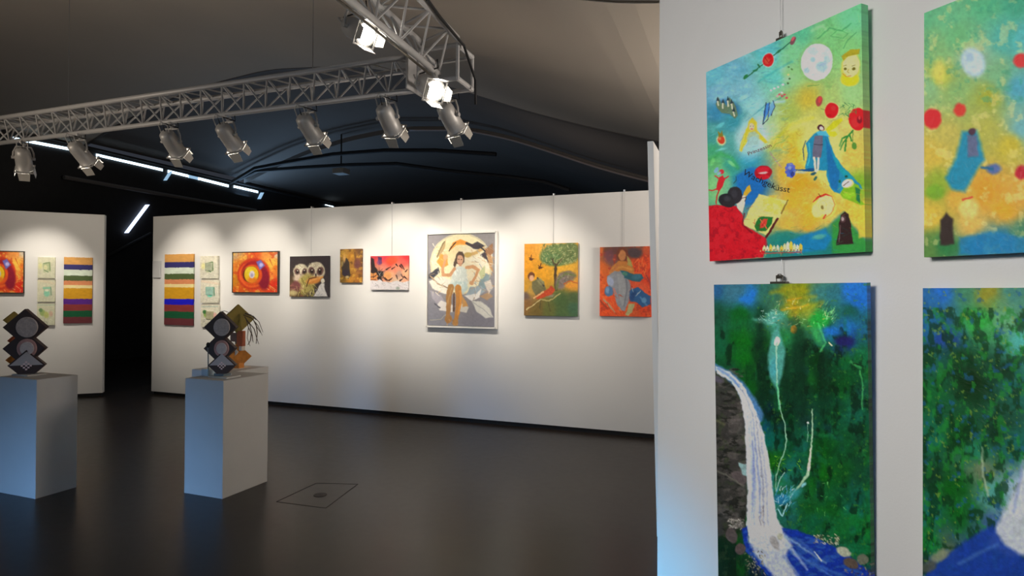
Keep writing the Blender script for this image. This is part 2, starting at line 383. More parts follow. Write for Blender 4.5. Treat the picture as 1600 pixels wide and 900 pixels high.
def hang(name, mtx, P, gain, w_, h_, th, label, cat='painting', group=None, mt='oil', frame=None, gap=0.0):
    """mtx: local frame with x along the wall, -y out of it, origin at lower left corner on the wall"""
    root = empty(name, mtx.translation, label, cat, group)
    root.matrix_world = mtx
    me = canvas_mesh(P, gain, w_, h_, th); me.materials.append(M[mt])
    o = bpy.data.objects.new('canvas', me); COL.objects.link(o); o.parent = root; o.location = (0, -0.004 - gap, 0)
    if frame:
        fw, fd, fmm, lip = frame
        bm = bmesh.new()
        for (x0, x1, z0, z1) in ((-fw, w_+fw, h_+lip, h_+lip+fw), (-fw, w_+fw, -lip-fw, -lip), (-fw-lip, -lip, -fw-lip, h_+fw+lip), (w_+lip, w_+fw+lip, -fw-lip, h_+fw+lip)):
            box(bm, x0, x1, -fd, -0.003, z0, z1, bev=min(fw, fd) * .12)
        f = obj('frame', bm, fmm); f.parent = root
        if lip > 0.003:
            f2 = obj('frame_backing', BX(-lip-fw*.5, w_+lip+fw*.5, -0.006, -0.003, -lip-fw*.5, h_+lip+fw*.5), 'cdark'); f2.parent = root
    return root
def on_wall_A(quad, out=0.03):
    q = [onY(x, y, YA - out) for x, y in quad]
    x0 = (q[0].x + q[3].x)/2; x1 = (q[1].x + q[2].x)/2; z1 = (q[0].z + q[1].z)/2; z0 = (q[2].z + q[3].z)/2
    return Matrix.Translation((x0, YA, z0)), x1 - x0, z1 - z0
def on_wall_B(quad, out=0.04, lean=0.0):
    """a canvas on the near wall whose top hangs forward from its wire by the angle lean"""
    zb = sum(hit(x, y, E0 + NB * out, NB).z for x, y in quad[2:]) / 2
    U = (NB * math.sin(lean) + Vector((0, 0, math.cos(lean)))); N = DB.cross(U) * -1
    if N.dot(NB) < 0: N = -N
    p0 = E0 + Vector((0, 0, zb)) + N * out; q = [hit(x, y, p0, N) - p0 for x, y in quad]; t = [p.dot(DB) for p in q]; v = [p.dot(U) for p in q]
    a0 = (t[0] + t[3])/2; a1 = (t[1] + t[2])/2; z1 = (v[0] + v[1])/2; z0 = (v[2] + v[3])/2
    m = Matrix.Translation(E0 + Vector((0, 0, zb)) + DB * a0 + U * z0) @ Matrix(((DB.x, -N.x, U.x, 0), (DB.y, -N.y, U.y, 0), (DB.z, -N.z, U.z, 0), (0, 0, 0, 1)))
    return m, a1 - a0, z1 - z0
def on_wall_C(quad, out=0.03):
    p0 = CA + NC * out; q = [hit(x, y, p0, NC) for x, y in quad]; xd = -dC
    t = [(p - CA).dot(xd) for p in q]
    a0 = (t[0] + t[3])/2; a1 = (t[1] + t[2])/2; z1 = (q[0].z + q[1].z)/2; z0 = (q[2].z + q[3].z)/2
    m = Matrix.Translation(CA + xd * a0 + Vector((0, 0, z0))) @ Matrix(((xd.x, -NC.x, 0, 0), (xd.y, -NC.y, 0, 0), (0, 0, 1, 0), (0, 0, 0, 1)))
    return m, a1 - a0, z1 - z0

def quad_of(m, w_, h_, th):
    return [proj(m @ Vector((x, -th - .004, z))) for x, z in ((0, h_), (w_, h_), (w_, 0), (0, 0))]
def text_on(P, root, w_, h_, th, txt, path, size, m, shear=0):
    """lettering bent along a path given on the photograph, laid on the canvas"""
    cu = bpy.data.curves.new('t', 'FONT'); cu.body = txt; cu.size = 1; cu.resolution_u = 3
    to = bpy.data.objects.new('t', cu); COL.objects.link(to); dg = bpy.context.evaluated_depsgraph_get()
    me = bpy.data.meshes.new_from_object(to.evaluated_get(dg)); bpy.data.objects.remove(to)
    xs = [v.co.x for v in me.vertices]; x0, x1 = min(xs), max(xs)
    pp = np.array(path, float); seg = np.hypot(*np.diff(pp, axis=0).T); cum = np.append(0, np.cumsum(seg)); T = cum[-1]
    for v in me.vertices:
        s = (v.co.x - x0) / (x1 - x0) * T; i = min(int(np.searchsorted(cum, s, 'right')) - 1, len(seg)-1)
        f = (s - cum[i]) / seg[i]; d = (pp[i+1] - pp[i]) / seg[i]; q = pp[i] + d * f * seg[i]
        nx, ny = d[1], -d[0]
        px, py = q[0] + nx * v.co.y * size, q[1] + ny * v.co.y * size; uu_, vv_ = P.uv(px, py)
        v.co = Vector((uu_ * w_, -th - 0.0055, (1 - vv_) * h_))
    me.materials.append(m if not isinstance(m, str) else M[m])
    o = bpy.data.objects.new('lettering', me); COL.objects.link(o); o.parent = root; return o

# ------------------------------------------------------------------ the fairy-tale canvas on the near partition
Q1 = [(1103, 113), (1342, 7), (1356, 396), (1109, 406)]
def paint_fairy(Q, full=True, nu=300, nv=400):
    P = Paint(Q, nu, nv); P.warp(4, 22, 2)
    P.base([(1110,120,(88,165,182)),(1150,110,(95,160,182)),(1200,80,(78,170,176)),(1250,50,(80,168,130)),(1330,30,(100,186,135)),(1290,60,(110,178,112)),
        (1320,70,(115,180,110)),(1120,150,(105,160,188)),(1160,140,(105,165,182)),(1210,120,(90,178,168)),(1237,115,(130,185,120)),(1238,85,(110,180,130)),(1330,145,(135,180,115)),(1300,150,(150,176,100)),
        (1262,155,(176,160,55)),(1235,175,(150,168,75)),(1118,178,(45,120,155)),(1110,210,(55,140,135)),(1145,190,(45,130,145)),(1180,165,(125,185,190)),(1165,215,(145,185,185)),
        (1142,225,(70,145,140)),(1205,205,(160,190,140)),(1215,222,(178,175,75)),(1240,212,(185,172,55)),(1270,185,(170,172,85)),(1250,240,(196,165,45)),(1340,240,(190,170,75)),(1325,205,(185,175,90)),
        (1110,235,(55,150,105)),(1120,255,(85,165,100)),(1112,290,(100,170,105)),(1140,262,(50,145,125)),(1170,248,(35,135,165)),(1155,285,(35,120,150)),(1180,285,(15,90,155)),(1180,300,(15,85,150)),(1230,270,(205,155,50)),(1250,285,(206,145,35)),
        (1240,312,(212,158,45)),(1210,325,(200,180,95)),(1270,335,(210,160,45)),(1300,335,(205,180,90)),(1343,335,(205,175,60)),(1348,365,(190,160,65)),(1260,350,(205,150,45)),(1230,350,(196,160,60)),
        (1308,300,(205,178,80)),(1225,375,(25,110,110)),(1250,380,(20,110,165)),(1280,385,(20,105,155)),(1310,378,(40,125,60)),(1350,390,(25,105,45)),(1300,396,(20,95,100)),(1342,290,(110,155,40)),(1330,240,(190,172,80))])
    sg = lambda v, e, w: np.clip((v - e) / w + .5, 0, 1)
    P.mottle((185, 212, 225), 12, .58, 4, .30, .25, 1.8, .8, mask=sg(-P.x0, -1238, 24) * sg(-P.y0, -210, 30)); P.mottle((40, 125, 150), 12, .58, 11, .35, .25, 2, .7, mask=sg(-P.x0, -1232, 24) * sg(-P.y0, -255, 30))
    P.mottle((60, 140, 70), 16, .56, 6, .30, .25, mask=sg(P.x0, 1240, 24) * sg(-P.y0, -150, 30)); P.mottle((222, 135, 20), 18, .52, 8, .40, .25, mask=sg(P.y0, 232, 30) * sg(P.x0, 1222, 20) * sg(-P.y0, -345, 20)); P.mottle((225, 205, 120), 14, .60, 9, .3, .25, mask=sg(P.y0, 190, 20) * sg(P.x0, 1225, 20) * sg(-P.y0, -355, 20))
    P.warp(1.0, 7, 2)
    # bands of dark sweeps
    P.line([(1165,190),(1195,165),(1225,150)], 1.4, (25,115,130), 2, .6); P.line([(1185,128),(1215,108),(1238,96)], 3, (45,150,150), 3, .5)
    P.line([(1278,60),(1296,44),(1316,48),(1330,36)], 2, (50,140,80), 1.5, .6); P.line([(1298,56),(1310,46),(1325,52),(1318,60),(1300,57)], 1.2, (60,150,80), 1, .7); P.line([(1268,48),(1285,40),(1290,46)], 4, (150,200,150), 3, .5)
    P.line([(1338,50),(1325,62),(1318,76)], 1.4, (55,140,80), 1.2, .7); P.line([(1262,135),(1280,132)], 1.2, (70,130,60), 1, .7)
    # moon
    P.ell(1276, 97, 27, 32, (120,165,95), 12, 6, .7); P.ell(1276.5, 97, 24.5, 29, (196,210,228), 14, 1.4)
    P.ell(1270,80,9,7,(160,190,225),0,4,.8); P.ell(1290,84,8,9,(170,195,225),0,4,.8); P.ell(1284,104,9,8,(140,170,220),0,4,.9); P.ell(1270,93,4,4,(130,165,175),0,2,.8); P.ell(1260,110,4.5,4.5,(150,175,220),0,2,.8); P.ell(1292,93,5,6,(145,175,225),0,3,.7)
    # sun face at the right edge
    P.ell(1329,106,15,27,(190,200,70),6,3,.8); P.ell(1328,124,14,10,(225,215,30),0,3); P.ell(1330,102,13,19,(212,212,130),4,1.6); P.poly([(1315,88),(1328,78),(1343,76),(1343,84),(1326,88),(1318,95)],(150,140,30),1.5)
    for x in (1321, 1334): P.ell(x, 107.5, 2.6, 2.4, (90,85,20), 0, 1); P.line([(x-3,103),(x+2,101.5)],.9,(110,100,40))
    P.line([(1326,108),(1324,113),(1327,114)],.8,(150,130,50)); P.line([(1317,115),(1322,119.5),(1330,118)],1,(170,90,50))
    # rose diagonal with buds
    P.line([(1165,122),(1188,104),(1215,82),(1240,62)],1.6,(30,100,70)); P.ell(1165,120,4.5,2.6,(30,110,60),-50); P.ell(1180,110,4,1.6,(30,105,65),-20); P.ell(1186,103,4,1.5,(30,100,60),60); P.ell(1217,80,5,1.8,(30,100,60),-40)
    P.ell(1200.5,94,9.5,11.5,(232,190,175),15,2,.6); P.ell(1200.5,94,8.6,10.4,(208,28,32),15,1.2); P.ell(1199,95,4.2,5.5,(235,80,50),15,1.5,.7); P.ell(1203,89,4,3,(170,10,25),0,1.5,.7); P.line([(1196,90),(1201,98),(1206,94)],.9,(140,10,20))
    P.ell(1239,64,3.4,7,(110,65,75),30); P.ell(1239,61,2,4,(190,80,90),30)
    # sparkle clusters
    for (x, y, c) in [(1222,150,(200,50,70)),(1218,148,(210,70,90)),(1226,148,(205,60,80)),(1215,150,(230,150,160)),(1229,153,(200,60,80)),(1222,145,(235,200,210)),(1232,105,(60,110,60)),(1237,108,(70,120,60)),(1232,117,(200,200,120)),(1234,123,(50,90,50)),(1231,130,(60,90,50)),(1210,138,(220,225,230)),(1216,136,(235,225,235)),(1223,132,(220,225,225)),(1205,141,(190,215,225))]:
        P.ell(x, y, 1.8, 1.5, c, 0, 1, .9)
    P.line([(1206,160),(1225,158)],4,(170,205,215),4,.6)
    # castle at the left
    P.ell(1138,168,20,11,(35,95,140),20,5,.8); P.poly([(1118,162),(1123,152),(1127,163),(1131,158),(1135,166),(1140,152),(1146,160),(1150,168),(1153,180),(1148,186),(1140,178),(1128,176),(1120,168)],(85,110,85),1.5)
    for x, y, h in ((1121,164,6),(1129,169,8),(1137,166,9),(1143,170,8),(1146,181,7)): P.line([(x,y-h),(x+1,y)],2.4,(200,200,165),1); P.poly([(x-2,y-h),(x+.5,y-h-7),(x+3,y-h)],(30,50,60),1)
    P.ell(1162,152,9,3,(140,190,215),-28,3,.8); P.ell(1125,196,8,2.8,(90,180,185),-30,2,.8); P.ell(1127,233,8,1.8,(110,190,190),-14,2,.8)
    # pomegranate
    P.ell(1127,219,7.5,8,(215,205,140),0,3,.8); P.ell(1127,219,5.6,5.8,(225,55,28),0,1); P.poly([(1123,214),(1122,205),(1126,209),(1128,203),(1130,214)],(120,110,30),1); P.ell(1125,217,2,2,(240,120,60),0,1.5)
    P.line([(1108,250),(1125,240),(1142,246),(1152,262)],6,(50,150,80),5,.7); P.ell(1143,256,7,2.6,(120,195,125),40,2,.8); P.ell(1113,252,3,6,(110,190,110),20,2,.7)
    # maiden
    P.ell(1175,215,24,34,(165,200,205),15,12,.7)
    P.poly([(1170,190),(1176,183),(1182,191),(1183,204),(1192,213),(1200,222),(1196,224),(1180,213),(1172,214),(1165,225),(1158,238),(1155,235),(1160,215),(1167,200)],(200,175,45),2); P.ell(1174.5,198,4.4,6,(228,175,140),-5,1); P.ell(1172.6,197,.8,.7,(60,90,120)); P.ell(1177,197,.8,.7,(60,90,120)); P.ell(1175,202,1.5,.7,(190,40,50)); P.poly([(1170,207),(1179,205),(1187,212),(1185,226),(1168,228),(1166,216)],(135,170,165),3,.8); P.line([(1163,212),(1159,228),(1156,236)],1.4,(225,205,90),1)
    # butterfly
    P.poly([(1197,163),(1202,160),(1203,172),(1197,183),(1192,193),(1193,176)],(60,120,190),1); P.poly([(1203,163),(1209,157),(1211,166),(1206,178),(1200,184),(1203,172)],(95,150,210),1); P.line([(1197,161),(1195,175),(1192,194),(1200,186)],1.3,(25,30,60)); P.line([(1208,157),(1211,166),(1205,180)],1,(30,40,70)); P.line([(1202,160),(1200,186)],.9,(35,40,80))
    # poppies right
    P.line([(1283,170),(1290,172)],.9,(70,120,60)); P.ell(1280,158,5,8,(150,60,60),10,1.2); P.ell(1281,156,2.5,5,(200,60,60),10)
    P.ell(1300,173,11.5,13,(240,190,150),0,3,.5); P.ell(1299.5,172.5,10.5,12,(212,20,28),10,1.2); P.ell(1302,169,4,3.5,(240,60,55),0,2,.6); P.ell(1296,180,5,3,(160,8,22),10,2,.7)
    P.ell(1340,186,14,17.5,(214,22,30),0,1.3); P.ell(1336,192,6,8,(236,50,50),0,3,.6); P.ell(1343,187,4,6,(120,14,30),0,1.6); P.ell(1343,184,1.8,2.5,(225,60,60),0,1)
    P.strokes(26,(1315,160,1338,180),8,1.2,[(30,95,50),(45,120,60),(70,140,80)],5)
    for a in ([(1333,204),(1326,212),(1318,222),(1313,234)],[(1326,212),(1316,216),(1312,228)],[(1328,210),(1330,220)],[(1322,220),(1320,236)]): P.line(a,[2.6,.9][:1]*len(a),(35,115,45)); 
    P.ell(1334.5,228,4,6,(75,125,45),-10); P.line([(1333,204),(1332,222)],1,(60,110,50))
    # ochre sweeps and rings
    P.line([(1215,215),(1235,196),(1258,188),(1270,184)],5,(170,170,30),4,.7); P.ell(1229,228,8,6,(190,150,30),-10,1.2,.6,1.2); P.ell(1245,196,20,7,(200,205,120),-28,6,.5); P.ell(1241,241,9,4,(200,150,20),-10,2,.5,1.5)
    # caped figure with wings
    P.ell(1283,235,34,52,(205,205,130),-10,12,.45)
    P.poly([(1290,202),(1302,190),(1315,184),(1317,188),(1305,200),(1294,206)],(180,180,30),1.2); P.poly([(1292,205),(1305,205),(1309,210),(1303,214),(1290,211)],(200,195,40),1.2)
    P.poly([(1272,209),(1282,204),(1293,210),(1298,226),(1306,246),(1318,262),(1332,275),(1345,290),(1347,296),(1338,292),(1330,285),(1322,292),(1312,303),(1303,300),(1296,290),(1292,275),(1291,266),(1280,266),(1262,266),(1258,262),(1262,240),(1259,224),(1263,219)],(25,120,155),1.6)
    P.poly([(1290,214),(1297,230),(1303,250),(1312,268),(1308,300),(1298,292),(1293,262)],(20,90,150),2,.8); P.poly([(1301,240),(1318,264),(1335,278),(1322,280),(1308,262)],(20,140,150),3,.8); P.line([(1264,224),(1266,240),(1262,258)],2,(70,175,185),2,.8); P.line([(1259,220),(1255,232),(1256,250)],1.3,(30,70,90))
    P.poly([(1273,212),(1286,211),(1285,227),(1283,246),(1270,247),(1270,232)],(92,92,112),1.2); P.line([(1272,226),(1285,226)],1.2,(50,50,65)); P.poly([(1276,206),(1290,204),(1296,214),(1278,211)],(70,160,190),1.2)
    P.line([(1272,247),(1275,268)],3.2,(215,205,165),1); P.line([(1279,247),(1278,266)],3.2,(225,215,175),1); P.line([(1275.5,248),(1276,264)],.8,(90,90,90)); P.ell(1271,271.5,5,2.2,(25,75,90),-20); P.ell(1274,279,4,2,(40,90,80),-60)
    P.ell(1282.5,199.5,5.4,4.6,(60,20,35),0,1); P.ell(1283.5,200.5,2.9,3,(230,190,170),0,1)
    # cornflower
    P.line([(1270,265),(1255,266),(1243,265)],[6,3,2],(15,70,120)); P.ell(1250,269,10,2,(140,190,210),0,2,.6)
    P.ell(1236,266,6.5,9,(55,80,165),0,1.4)
    for k in range(9): a = k*.7; P.ell(1235+6*math.cos(a),266+9*math.sin(a),3.2,3,(60+10*(k%3),90,180),0,1)
    P.ell(1238,272,3,4,(35,50,120)); P.ell(1234,262,2.5,3,(110,135,210),0,1.5)
    # frog
    P.poly([(1313,303),(1320,290),(1332,284),(1342,290),(1344,312),(1352,320),(1344,320),(1330,314),(1318,310)],(110,160,30),1.8); P.poly([(1336,292),(1344,296),(1344,318),(1338,312)],(30,100,60),1.6); P.ell(1325,287,9.5,7,(190,190,110),-22,1.2); P.ell(1323.5,287,8,5.6,(225,225,195),-22,1); P.line([(1318,290),(1326,284)],1.3,(80,50,50)); P.ell(1322,276,2.4,2,(20,70,60)); P.ell(1312,283,2,2.4,(20,90,60)); P.ell(1328,305,9,5,(140,190,40),0,4,.7)
    # dancing red imp
    P.ell(1126,290,17,28,(125,180,120),0,8,.6)
    P.poly([(1124,277),(1129,274),(1133,280),(1130,290),(1124,298),(1119,297),(1121,286)],(190,30,40),1); P.line([(1131,279),(1138,276)],1.6,(185,30,40)); P.line([(1125,280),(1117,275)],1.5,(190,40,45)); P.line([(1121,295),(1113,298),(1108,297)],1.8,(180,30,40)); P.line([(1124,296),(1120,306),(1119,318)],2,(175,30,35)); P.ell(1127.5,268.5,3.6,3.6,(200,40,50)); P.ell(1119,266,3,5,(120,160,205),30,1,.8); P.ell(1123,271,4,2,(130,160,200),-30,1,.8)
    # blue hollow behind the lips
    P.poly([(1150,275),(1170,262),(1200,262),(1197,290),(1188,300),(1176,318),(1165,322),(1152,305)],(22,95,165),5,.85)
    # open book page
    P.poly([(1186,303),(1232,315),(1215,345),(1200,368),(1160,351),(1172,325)],(205,195,110),1.4); P.mottle((212,170,55),7,.52,21,.6,.1,mask=((P.x0>1192)&(P.x0<1230)&(P.y0>305)&(P.y0<335))*1.0)
    P.strokes(30,(1172,318,1205,335),8,.7,[(150,160,160),(170,165,130)],3,12,.5,.15); P.strokes(16,(1186,330,1210,342),7,.6,[(160,140,90)],4,12,.5,.2)
    P.line([(1231,313),(1221,333)],2.2,(120,95,40)); P.line([(1215,342),(1197,371)],3.6,(75,22,25)); P.ell(1240,329,6,3,(190,150,60),-20,1,.7,1.2)
    P.poly([(1184,342),(1190,338),(1208,339),(1206,350),(1197,361),(1182,361),(1179,354)],(25,100,40),1.2); P.ell(1193,349,4.4,8,(205,60,45),25,1.4); P.line([(1188,343),(1198,357)],1.6,(225,90,60)); P.line([(1199,342),(1188,356)],1.4,(200,50,40))
    # reader: red coat, black bun
    P.poly([(1100,322),(1120,320),(1150,322),(1160,335),(1163,352),(1180,362),(1197,372),(1200,384),(1192,402),(1100,410)],(178,18,32),2); P.mottle((205,30,42),8,.5,31,.7,.12,mask=((P.y0>322)&(P.x0<1195)&(P.c[...,0]>150)&(P.c[...,1]<50))*1.0); P.mottle((140,12,30),8,.6,33,.6,.1,mask=((P.y0>322)&(P.x0<1195)&(P.c[...,1]<60)&(P.c[...,0]>120))*1.0)
    P.line([(1163,334),(1160,350),(1175,364)],2,(90,10,25),2,.8)
    P.poly([(1166,293),(1172,289),(1174,298),(1166,306),(1162,318),(1161,306)],(210,150,40),1.5); P.poly([(1158,306),(1165,305),(1164,317),(1160,333),(1152,325),(1150,314)],(222,185,165),1.3); P.line([(1159,309),(1166,308),(1164,314)],1.1,(40,30,35))
    P.ell(1148,305,12,13.5,(38,36,42),0,1.2); P.ell(1134,312,11.5,10,(30,30,36),0,1.2); P.ell(1139,317,10,7,(36,34,38),0,1.2); P.ell(1136,310,5,4,(62,62,70),0,3,.6); P.ell(1147,303,5,6,(60,60,68),0,3,.5); P.line([(1146,286),(1150,282),(1150,276)],1,(30,60,50))
    # lips
    P.ell(1192.5,269.5,13.8,11,(150,12,28),-4,1.2); P.ell(1192,265,10,4.5,(205,25,45),-4,2,.8); P.ell(1193,276,9,3.5,(190,18,40),-4,2,.7); P.ell(1192.5,270,7,1.7,(240,150,150),-4,1)
    # apple
    P.ell(1288,322,19,19,(222,195,90),0,3,.7); P.ell(1290,320,14,16,(226,205,130),25,1.4); P.ell(1278,328,9,12,(222,200,120),20,2); P.line([(1270,316),(1278,308),(1290,304),(1300,307)],[1.2,3.4,3,1],(190,45,30)); P.line([(1300,307),(1305,320),(1298,334),(1288,341)],1.4,(200,130,60)); P.line([(1286,341),(1290,336)],2.2,(200,60,40)); P.ell(1285,324,2.4,3.6,(120,110,50),0,1.2); P.ell(1285,322,6.5,8,(190,170,90),0,.8,.6,1); P.line([(1282,308),(1279,303)],1.4,(120,50,20))
    # meadow and monk
    P.poly([(1198,372),(1215,362),(1230,360),(1252,366),(1272,364),(1292,355),(1305,342),(1318,330),(1330,350),(1356,376),(1356,400),(1195,404)],(25,112,105),5,.75); P.poly([(1262,365),(1290,357),(1300,372),(1290,390),(1240,396),(1235,375)],(18,108,165),5,.8); P.poly([(1300,350),(1320,335),(1336,360),(1356,380),(1356,398),(1300,396)],(45,130,45),4,.8); P.ell(1280,370,10,4,(90,165,140),-10,3,.7)
    P.poly([(1340,330),(1350,325),(1353,370),(1342,372)],(205,175,60),3,.8)
    P.poly([(1311,348),(1314,336),(1320,330),(1326,334),(1328,345),(1330,352),(1331,370),(1334,381),(1306,383),(1310,365)],(42,26,26),1.2); P.ell(1317.5,342,4.6,6,(70,48,50),10); P.ell(1316.5,342,2.4,3.2,(150,130,130)); P.line([(1313,352),(1311,378)],1.2,(95,75,75))
    # little town
    for k, (x, h) in enumerate(((1194,5),(1199,4),(1204,7),(1209,5),(1215,6),(1221,5),(1226,8),(1231,11),(1236,12),(1241,8),(1246,6),(1251,8))):
        P.poly([(x-2.4,392),(x-2.4,392-h),(x,388-h),(x+2.4,392-h),(x+2.4,393)],[(225,205,140),(232,222,170),(205,170,60)][k%3],.8)
        P.ell(x, 391, .9, 1.2, (90,50,40))
    P.strokes(30,(1188,388,1254,396),3,1,[(230,220,170),(120,60,40),(220,180,60)],9); P.line([(1192,396),(1252,394)],1.2,(170,60,50))
    # fine scribbles, tendrils and faint lettering strokes
    for k, (x, y, t) in enumerate(((1262,292,-12),(1268,290,-12),(1274,289,-12),(1280,288,-12),(1286,287,-12))): P.line([(x,y-4),(x+1,y+2),(x+3,y-1),(x+4,y+2)],.9,(190,140,40),.8,.8)
    for k in range(6): P.line([(1203+k*3,238+k*4),(1206+k*3,242+k*4),(1204+k*3.3,243+k*4)],1.3,(150,110,120),1,.7)
    P.strokes(60,(1205,190,1250,300),9,.8,[(150,140,30),(215,190,90),(170,120,20),(200,200,130)],61,-20,.5,.6); P.strokes(70,(1240,290,1345,360),10,.8,[(225,195,110),(180,130,30),(215,150,50)],62,0,.45,.5)
    P.strokes(70,(1106,100,1230,260),11,.9,[(160,205,215),(30,110,140),(70,170,160),(120,180,200)],63,-28,.4,.3); P.strokes(50,(1240,20,1345,130),10,.9,[(150,205,150),(60,140,90),(180,205,110)],64,-30,.4,.6); P.strokes(40,(1205,355,1345,398),12,1,[(20,130,170),(60,150,90),(15,80,70)],65,0,.5,.3); P.strokes(50,(1112,325,1190,400),9,1.4,[(220,40,50),(140,10,25)],66,40,.4,.7)
    P.line([(1212,300),(1218,292),(1216,282),(1208,278)],1,(170,150,60),1,.6); P.line([(1205,235),(1212,225),(1225,220),(1232,212)],1.2,(120,150,50),1,.6)
    P.grain(.07, 3, 5); P.grain(.05, 12, 8)
    return P
mtx, w1, h1 = on_wall_B(Q1, 0.042, R(1.7))
T1 = 0.038
P = paint_fairy(quad_of(mtx, w1, h1, T1))
fairy = hang('painting', mtx, P, 1.95, w1, h1, T1, 'large fairy-tale canvas with moon, poppies, lips and a blue-caped figure on the near wall', mt='acrylic')
ink = mat('dark_ink', (0.01, 0.012, 0.02), 0.5); ink2 = mat('rosy_ink', (0.22, 0.07, 0.10), 0.6)
text_on(P, fairy, w1, h1, T1, 'Wachgeküsst', [(1160, 272), (1172, 279), (1190, 287), (1212, 297), (1234, 301)], 13.5, ink)
text_on(P, fairy, w1, h1, T1, 'Prinzessin', [(1170, 243), (1188, 236), (1206, 229)], 8, ink2)

# ------------------------------------------------------------------ waterfall canvas
Q2 = [(1112, 446), (1350, 440), (1368, 1053), (1126, 915)]
def paint_falls(Q, nu=290, nv=560):
    P = Paint(Q, nu, nv); P.warp(10, 26, 2)
    P.base([(1120,460,(35,85,130)),(1150,455,(50,100,120)),(1172,462,(30,105,190)),(1190,455,(40,95,85)),(1205,460,(45,100,80)),(1230,455,(115,125,30)),(1255,452,(120,125,20)),(1280,455,(50,110,110)),(1300,460,(40,100,110)),(1330,455,(30,100,190)),(1342,470,(25,95,180)),
        (1125,490,(20,70,50)),(1155,490,(12,85,30)),(1190,490,(15,60,40)),(1215,500,(60,140,120)),(1240,475,(150,130,30)),(1260,480,(120,140,50)),(1275,495,(35,140,50)),(1300,490,(30,95,80)),(1330,490,(20,80,70)),(1325,515,(25,95,175)),(1300,520,(25,100,165)),
        (1125,530,(15,80,50)),(1160,530,(8,85,20)),(1165,560,(10,90,20)),(1190,540,(8,35,20)),(1190,570,(8,40,22)),(1230,530,(30,110,60)),(1250,550,(12,50,28)),(1280,560,(5,45,15)),(1320,535,(20,30,95)),(1320,570,(10,80,40)),(1345,560,(15,90,50)),
        (1140,580,(15,70,40)),(1170,600,(10,75,20)),(1200,610,(8,40,22)),(1250,600,(10,48,25)),(1285,600,(4,38,10)),(1320,600,(10,85,30)),(1345,610,(15,70,45)),(1200,640,(5,30,40)),(1190,660,(8,70,100)),(1230,650,(8,60,30)),(1255,650,(15,50,40)),(1300,640,(8,70,45)),(1340,650,(15,80,60)),
        (1210,690,(8,90,80)),(1235,700,(10,80,50)),(1250,690,(20,90,75)),(1290,700,(10,85,18)),(1320,700,(12,70,35)),(1350,700,(14,50,35)),(1205,720,(20,90,15)),(1240,730,(20,90,80)),(1215,750,(35,110,120)),(1285,740,(10,80,15)),(1320,740,(12,70,25)),(1350,750,(14,60,40)),
        (1225,790,(30,100,90)),(1265,790,(15,75,30)),(1300,800,(12,75,25)),(1340,790,(20,110,110)),(1350,820,(12,100,45)),(1320,830,(15,90,40)),(1280,810,(12,80,50)),(1350,860,(12,90,50)),(1125,860,(8,35,18)),(1150,890,(10,30,15)),(1140,820,(25,35,20)),
        (1120,650,(50,50,48)),(1135,690,(35,38,34)),(1150,640,(60,58,55)),(1125,740,(50,50,42)),(1140,780,(60,62,48)),(1150,720,(65,60,58)),(1200,900,(15,30,80)),(1280,880,(15,50,120)),(1340,900,(20,40,80))])
    r = ((P.y0 < 850) & (P.x0 > 1165)) * 1.0; g = (P.y0 > 480) * 1.0
    g = np.clip((P.y0-480)/40,0,1); P.mottle((6,48,20),26,.48,3,.55,.22,.8,1.5,mask=r*np.clip((P.y0-530)/40,0,1)); P.mottle((20,100,25),22,.52,4,.45,.22,.8,1.4,mask=g*(P.x0>1150)); P.mottle((5,25,14),15,.58,5,.65,.12,.8,1.4,mask=g); P.mottle((26,118,66),10,.63,6,.30,.10,mask=g*(P.x0>1180)); P.mottle((20,75,85),18,.62,16,.35,.2,mask=g*(P.x0>1180)); P.mottle((60,115,35),5,.70,17,.5,.05,mask=(P.x0>1180)*1.0)
    P.warp(1.6, 7, 4)
    # sky glow and splashes above
    for p in ([(1205,458),(1235,450),(1262,455)],[(1222,482),(1245,468),(1275,462)],[(1235,492),(1258,482),(1285,472)]): P.line(p,[6,9,4],(140,135,25),6,.6)
    P.line([(1222,484),(1245,481),(1262,476)],3,(200,160,40),3,.7); P.line([(1230,470),(1252,466)],2.5,(185,140,30),2,.7)
    P.ell(1282,500,16,13,(30,150,55),0,8,.8); P.ell(1210,495,12,9,(85,160,150),0,7,.7); P.ell(1195,502,16,4,(100,175,160),10,4,.7); P.ell(1225,505,10,8,(60,110,85),0,5,.6)
    P.strokes(60,(1200,470,1300,512),7,1.2,[(190,215,160),(120,190,110),(220,215,150),(40,70,30),(180,150,60)],12,-40,.75,.7); P.strokes(30,(1185,480,1215,505),6,1,[(150,205,190),(200,225,215)],14,20,.7,.6); P.strokes(30,(1285,485,1302,505),8,1,[(110,200,120),(150,215,140)],15,-50,.7,.3)
    P.ell(1240,515,5,6,(150,115,40),0,2); P.ell(1277,525,6,16,(55,160,80),-25,5,.7); P.line([(1278,505),(1290,535),(1282,548)],3,(80,190,110),3,.7); P.ell(1320,533,15,8,(28,26,85),0,5,.9); P.ell(1300,518,14,6,(25,95,175),10,5,.8); P.line([(1296,535),(1300,541)],1.8,(200,210,150)); P.line([(1344,580),(1348,600),(1347,640)],2.2,(70,165,90),2,.7); P.line([(1330,566),(1344,575)],4,(60,150,80),3,.7); P.line([(1334,568),(1348,572)],2,(10,30,15),1.5,.8)
    # dark trunks
    for x, y0, y1, w_ in ((1188,505,650,16),(1248,520,640,26),(1288,560,640,22),(1226,560,620,14)): P.line([(x,y0),(x+2,y1)],[w_*.7,w_],(8,40,24),8,.65)
